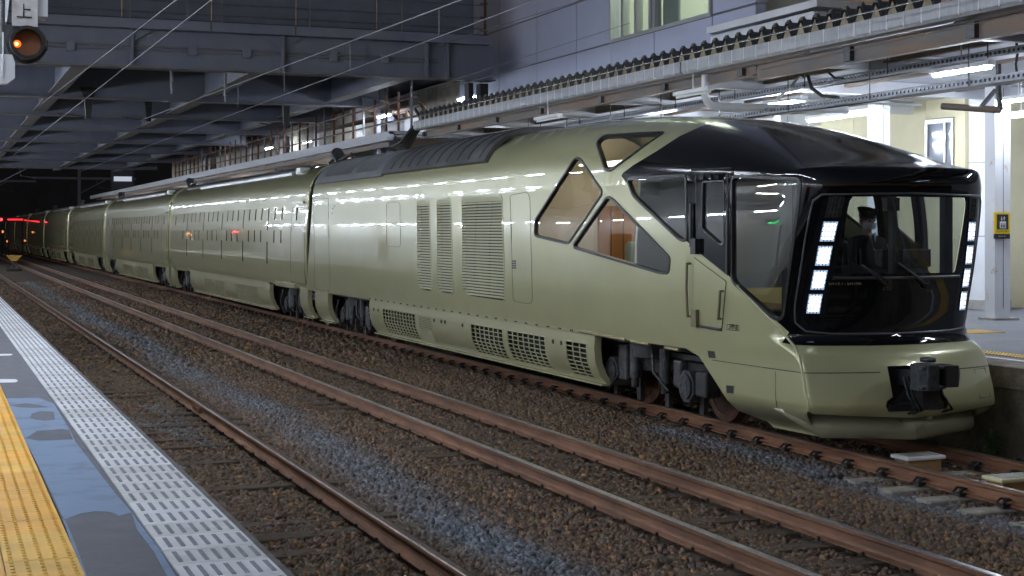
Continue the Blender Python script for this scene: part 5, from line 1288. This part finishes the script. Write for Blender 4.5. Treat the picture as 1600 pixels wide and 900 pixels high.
# second canopy under the bridge, screen posts and boards above it
c2 = thing('far_canopy', (14, 70, 4.8), 'further canopy with pale underside behind the train below the bridge', 'canopy')
MB().box(11.3, 20, 38.2, 118, 4.86, 4.95).build('canopy_roof', M_roofg, c2); MB().box(11.25, 11.42, 38.2, 118, 4.70, 4.93).build('canopy_fascia', M_gut, c2); MB().box(11.45, 20, 38.3, 118, 4.8, 4.85).build('canopy_soffit', MATS['soffit_panel'], c2)
MB().bar((11.35, 38.3, 4.6), (11.35, 110, 4.6), .08, .12).build('edge_beam', M_beam, c2)
for y in np.arange(39, 116, 3.2): MB().box(11.5, 20, y - .06, y + .06, 4.6, 4.79).build('cross_beam', M_beam, c2)
for y in np.arange(40, 112, 4.0):
    lamp((13.4, y, 4.5), 1.25, 'lit tube lamp in the row under the further canopy', 'tube lamps of the further canopy')
sc = thing('safety_screen', (11.6, 60, 5), 'row of rusty brown screen posts standing on the further canopy', 'fence')
for k, y in enumerate(np.arange(37.2, 78, 1.15)): MB().bar((11.6, y, 4.9), (11.6, y, 6.0 if k % 4 else 6.4), .055, .055).build('post', M_rust if k % 4 else M_brgl, sc)
for z in (5.25, 5.75): MB().bar((11.6, 36.6, z), (11.6, 78, z), .03, .04).build('rail', M_rust, sc)
for i, (px, py, yy) in enumerate(((600, 182, 41.), (728, 154, 37.2), (480, 222, 52.), (420, 232, 62.))):
    p = U(px, py, Y=yy); lamp((p.x, p.y, p.z), 1.25, ['lit tube lamp between the screen posts and the boards', 'lit tube lamp at the far end of the near canopy roof', 'small lit lamp among the screen posts', 'most distant lit lamp among the screen posts'][i], 'tube lamps above the further canopy')
bd = thing('board_fence', (14.2, 60, 5), 'beige board wall under the bridge above the further canopy', 'fence')
M_board = mat('beige_board', (.40, .36, .29), .7, var=.2, scale=3)
for k, y in enumerate(np.arange(38.4, 96, .92)): MB().box(14.2, 14.25, y, y + .88, 4.96, 6.7).build('board', M_board if k % 7 else M_white, bd)
pt_ = thing('pipe_rack', (12.6, 44, 5.3), 'tangle of dark pipes and brackets beside the screen posts', 'pipes')
for k in range(5): MB().path([(12.3 + .12 * k, 37.5 + k, 5.1), (12.3 + .12 * k, 38.6 + k, 5.7), (12.5, 47 + k, 5.72)], .05, 8).build('pipe', M_dark if k % 2 else M_rust, pt_)
MB().box(11.9, 12.5, 38.8, 40.4, 5.0, 5.35).build('equipment_box', M_white, pt_)
cbn = thing('cable_bundle', (11.3, 36.9, 4.95), 'black cables hanging in a loop at the end of the near canopy', 'cables')
for k in range(5): MB().path([(11.4 + .05 * k, 36.4, 4.95), (11.2 + .05 * k, 36.9, 4.55 - .04 * k), (11.2 + .06 * k, 37.6, 4.5 - .03 * k), (11.5, 38.3, 4.78)], .04, 6).build('cable', M_seal, cbn)
# ------------------------------------------------------------------ overhead wires
M_wire = mat('bare_wire', (.20, .20, .22), .5, .4); M_wired = mat('dull_wire', (.16, .14, .13), .5, .5)
def wire(pa, pb, X0, X1, label, r=.006, mt=M_wire, sag=0., drop=None):
    A, B = U(*pa, X=X0), U(*pb, X=X1); A2 = A + (A - B) * .5; B2 = B + (B - A) * .35
    t = thing('overhead_wire', tuple(A), label, 'wire', 'overhead wires'); MB().path([A2, A, (A + B) / 2 + Vector((0, 0, -sag)), B, B2], r, 5).build('wire', mt, t); return A, B, t
wire((100, 135), (275, 0), 2.7, 2.7, 'upper one of the two steep wires at the upper left'); wire((60, 212), (330, 0), 2.9, 2.9, 'lower one of the two steep wires at the upper left')
a1, b1, t1 = wire((300, 158), (720, 0), 6.1, 6.0, 'brightest long wire sloping across the front girder', .010); a2, b2, t2 = wire((200, 240), (740, 37), 6.15, 6.05, 'contact wire below the brightest long wire')
for px, ya, yb in ((444, 106, 144), (547, 66, 108), (372, 131, 168), (686, 14, 54)):
    MB().tube(U(px, ya, X=6.05), U(px, yb, X=6.1), .007, 5).build('dropper', M_wire, t1)
wire((640, 185), (1440, 0), 10.9, 10.9, 'bright wire running just above the canopy roof edge', .012, M_chrome); wire((410, 222), (740, 115), 10.4, 10.4, 'thin wire passing under the girder end'); wire((800, 110), (1150, 15), 9.7, 9.7, 'thin dark wire in front of the building', .008, M_wired)
wire((765, 45), (990, -25), 9.9, 9.9, 'topmost dark wire in front of the building', .007, M_wired); wire((1300, 85), (1600, 20), 11.0, 11.0, 'dark wire near the gutter at the upper right', .008, M_wired)
M_ins = mat('porcelain_insulator', (.30, .31, .33), .25)
def insulator(px, py, Y, n, label, ax=(1, 0, 0), r=.07):
    p = U(px, py, Y=Y); t = thing('insulator', tuple(p), label, 'insulator', 'insulators under the bridge'); m = MB(); ax = Vector(ax)
    for k in range(n): m.tube(p + ax * .07 * k, p + ax * (.07 * k + .03), r, 10, r * .6)
    m.tube(p - ax * .1, p + ax * (.07 * n + .1), .025, 6); m.build('insulator_discs', M_ins, t)
insulator(20, 137, 44, 8, 'ribbed insulator beside the round signal lamp'); insulator(548, 155, 43, 12, 'long ribbed insulator in front of the bridge end'); insulator(585, 176, 46, 10, 'pale ribbed insulator above the screen posts', r=.08); insulator(268, 112, 36, 6, 'upright insulator behind the left wires', (0, 0, -1), .05); insulator(352, 117, 36.5, 8, 'upright insulator right of the left wires', (0, 0, -1), .06); insulator(375, 148, 44, 8, 'insulator at the end of the second girder')
def drop_arm(px, y0, y1, Y, label):
    a, b = U(px, y0, Y=Y), U(px, y1, Y=Y); t = thing('drop_arm', tuple(a), label, 'wire support', 'wire supports under the bridge')
    MB().add([(a.x + sx * wv, Y + sy * .08, z) for z, wv in ((a.z, .22), (a.z - (a.z - b.z) * .4, .1), (b.z, .07)) for sx, sy in ((-1, -1), (1, -1), (1, 1), (-1, 1))], [(i * 4 + j, i * 4 + (j + 1) % 4, i * 4 + 4 + (j + 1) % 4, i * 4 + 4 + j) for i in range(2) for j in range(4)] + [(8, 9, 10, 11)]).build('arm', M_dark, t)
    MB().tube((b.x, Y, b.z + .05), (b.x - .8, Y, b.z + .12), .025, 6).build('steady_arm', M_steel, t)
drop_arm(138, 137, 186, 42, 'dark tapered wire support hanging left of centre'); drop_arm(232, 144, 190, 48, 'dark tapered wire support hanging right of the first'); drop_arm(597, 124, 158, 40, 'dark wire support near the bridge end'); drop_arm(447, 145, 200, 44, 'dark wire support above the second car'); drop_arm(625, 157, 190, 50, 'dark wire support beside the screen posts')
# ------------------------------------------------------------------ signal lamp at the upper left
sl = U(42, 68, d=12.0); sg = thing('repeater_signal', tuple(sl), 'round black signal lamp glowing amber under a white plate with a kanji', 'signal lamp')
k = 12.0 / F
M_hood = mat('signal_black', (.012, .012, .014), .45)
MB().tube((sl.x, sl.y + .05, sl.z), (sl.x, sl.y + .28, sl.z), 27 * k, 28).build('lamp_body', M_hood, sg); MB().ring((sl.x, sl.y - .02, sl.z), (0, 1, 0), 21 * k, 26 * k, .16, 28).build('hood', M_hood, sg)
MB().ring((sl.x, sl.y + .04, sl.z), (0, 1, 0), 25 * k, 31 * k, .02, 28).build('back_ring', M_steel, sg)
MB().tube((sl.x, sl.y + .03, sl.z), (sl.x, sl.y + .05, sl.z), 21 * k, 28).build('lens', mat('amber_lens', (.40, .17, .08), .4, var=.1, scale=40), sg)
MB().tube((sl.x - 15 * k, sl.y + .018, sl.z - .5 * k), (sl.x - 15 * k, sl.y + .03, sl.z - .5 * k), 2.0 * k, 12).build('lamp_filament', emis('amber_glow', (1., .42, .08), 6), sg)
MB().tube((sl.x - 14 * k, sl.y + .024, sl.z - .5 * k), (sl.x - 14 * k, sl.y + .03, sl.z - .5 * k), 6 * k, 14).build('lamp_halo', emis('amber_halo', (1., .22, .03), .16), sg)
MB().box(sl.x + 25 * k, sl.x + 32 * k, sl.y + .05, sl.y + .12, sl.z - 8 * k, sl.z + 8 * k).build('hinge', M_hood, sg)
p0, p1 = U(19, 40, Y=sl.y - .02), U(59, -30, Y=sl.y - .02)
MB().box(p0.x, p1.x, sl.y - .02, sl.y + .02, p0.z, p1.z).build('name_plate', mat('dirty_white_plate', (.52, .50, .50), .6, var=.18, scale=9), sg)
pc = U(38, 19, Y=sl.y - .03); text('plate_kanji', '上', M_hood, (pc.x, sl.y - .024, pc.z), (R(90), 0, 0), 25 * k, sg)
MB().box(sl.x + 17 * k, sl.x + 32 * k, sl.y + .06, sl.y + .3, sl.z + 45 * k, sl.z + 95 * k).build('mounting_box', M_pcol, sg)
MB().tube((sl.x, sl.y + .15, sl.z + 20 * k), (sl.x, sl.y + .15, 6), .03, 8).build('hanger', M_steel, sg)
q = U(4, 108, d=11.8); bx = thing('signal_bracket', tuple(q), 'pale rounded bracket at the left side below the signal lamp', 'bracket'); m = MB().prism([(q.x - .25, q.z + .12), (q.x + .07, q.z + .11), (q.x + .09, q.z + .05), (q.x + .09, q.z - .07), (q.x + .03, q.z - .12), (q.x - .25, q.z - .12)], q.y - .06, q.y + .06); bevel(m.build('bracket_box', M_pcol, bx), .015); MB().tube((q.x + .0, q.y - .08, q.z - .05), (q.x, q.y - .08, q.z + .28), .008, 6).build('bracket_rod', M_white, bx)
MB().tube((q.x - .0, q.y, q.z + .1), (q.x - .0, q.y, 4.9), .02, 8).build('hanger', M_steel, bx)
q = U(4, 20, d=12.4); hb = thing('hanging_box', tuple(q), 'pale slanted box at the upper left corner beside the plate', 'box'); MB().prism([(q.x - .3, q.z + .3), (q.x + .07, q.z + .3), (q.x + .03, q.z - .08), (q.x - .06, q.z - .14), (q.x - .3, q.z - .14)], q.y - .1, q.y + .1).build('box_body', M_pcol, hb)
# ------------------------------------------------------------------ dark distance
fb = thing('far_building', (25, 170, 0), 'dark far building with a small lit window beyond the bridge', 'building')
MB().box(-40, 50, 200, 210, -.5, 30).build('wall', mat('dark_facade', (.03, .032, .04), .8, var=.2, scale=.3), fb)
P = U(178, 283, Y=120); Q = U(206, 276, Y=120); t = thing('lit_window', tuple(P), 'small bright white window strip above the distant canopy', 'window')
MB().box(P.x, Q.x, 120, 120.1, P.z, Q.z).build('pane', emis('far_window', (.8, .88, 1.), .09), t); MB().box(P.x - .2, Q.x + .2, 120.1, 120.3, P.z - .6, Q.z + .8).build('window_wall', M_deck, t)
for i, (x, y) in enumerate(((4.3, 112), (9.0 - 1.2 + 4.6, 140), (4.3, 150))):
    t = thing('catenary_mast', (x, y, -.2), ['nearest dark wire mast at the far left', 'distant wire mast behind the train', 'second dark wire mast at the far left'][i], 'mast', 'wire masts in the distance'); MB().bar((x, y, -.3), (x, y, 9), .25, .25).build('pole', M_brg, t); MB().bar((x - 4, y, 7), (x + 5, y, 7), .12, .2).bar((x, y, 5.6), (x + 2.5, y, 7), .08, .08).build('arm', M_brg, t)
    MB().path([(x + 1.5, y, 7), (x + 1.6, y, 6.2), (x + 3.0, y, 6.0)], .05, 6).build('bracket', M_steel, t)
M_red = emis('red_lamp', (1., .02, .03), 10); M_amb = emis('amber_lamp', (1., .35, .08), 4)
for k, (x, y, z, lab, mt) in enumerate(((-2.2, 97.5, 3.0, 'red departure board on the left platform', M_red), (-2.2, 116, 2.5, 'amber departure board on the left platform', M_amb), (-2.4, 26, 3.4, 'green exit board on the left platform', emis('green_lamp', (.05, 1., .25), 2)))):
    t = thing('departure_board', (x, y, z), lab, 'departure board'); MB().box(x - .12, x + .06, y - 1.1, y + 1.1, z - .18, z + .18).build('board_case', M_seal, t)
    for j in range(8): MB().box(x + .06, x + .07, y - 1.0 + .25 * j, y - .82 + .25 * j, z - .12 + .04 * (j % 3), z - .02 + .04 * (j % 2)).build('lit_segment', mt, t)

for k, (px, py) in enumerate(((2, 343), (46, 343), (55, 345), (4, 362), (12, 377))):  # lamps added in place of coloured reflections on the far train side
    p = U(px, py, Y=150 + 3 * k); t = thing('red_signal', tuple(p), ['red signal lamp at the very left edge of the distance', 'red signal lamp just right of the long red light strip', 'rightmost red signal lamp in the far distance', 'upper one of two amber lamps in the far distance', 'lower one of two amber lamps in the far distance'][k], 'signal lamp', 'far signal lamps')
    MB().tube(p, p + Vector((0, .05, 0)), .13, 12).build('lamp_glass', emis('far_red', (1., .02, .03), 1.6) if k < 3 else emis('far_amber', (1., .3, .08), .25), t); MB().box(p.x - .3, p.x + .3, p.y + .06, p.y + .2, p.z - .3, p.z + .3).build('back_plate', M_seal, t); MB().tube((p.x, p.y + .15, p.z - .3), (p.x, p.y + .15, -.2), .06, 6).build('post', M_dark, t)
a, b = U(12, 344, Y=150), U(36, 342, Y=150); t = thing('light_strip', tuple(a), 'long low red light strip glowing far away at the left', 'light strip')  # glowing strip added to stand for a smeared red reflection
MB().box(a.x, b.x, 150, 150.1, a.z, b.z).build('lit_face', emis('strip_red', (1., .02, .03), .5), t); MB().box(a.x - .2, b.x + .2, 150.12, 150.4, a.z - .15, b.z + .15).build('case', M_seal, t); MB().box(a.x, a.x + .12, 150.2, 150.35, -.2, a.z).box(b.x - .12, b.x, 150.2, 150.35, -.2, a.z).build('post', M_dark, t)
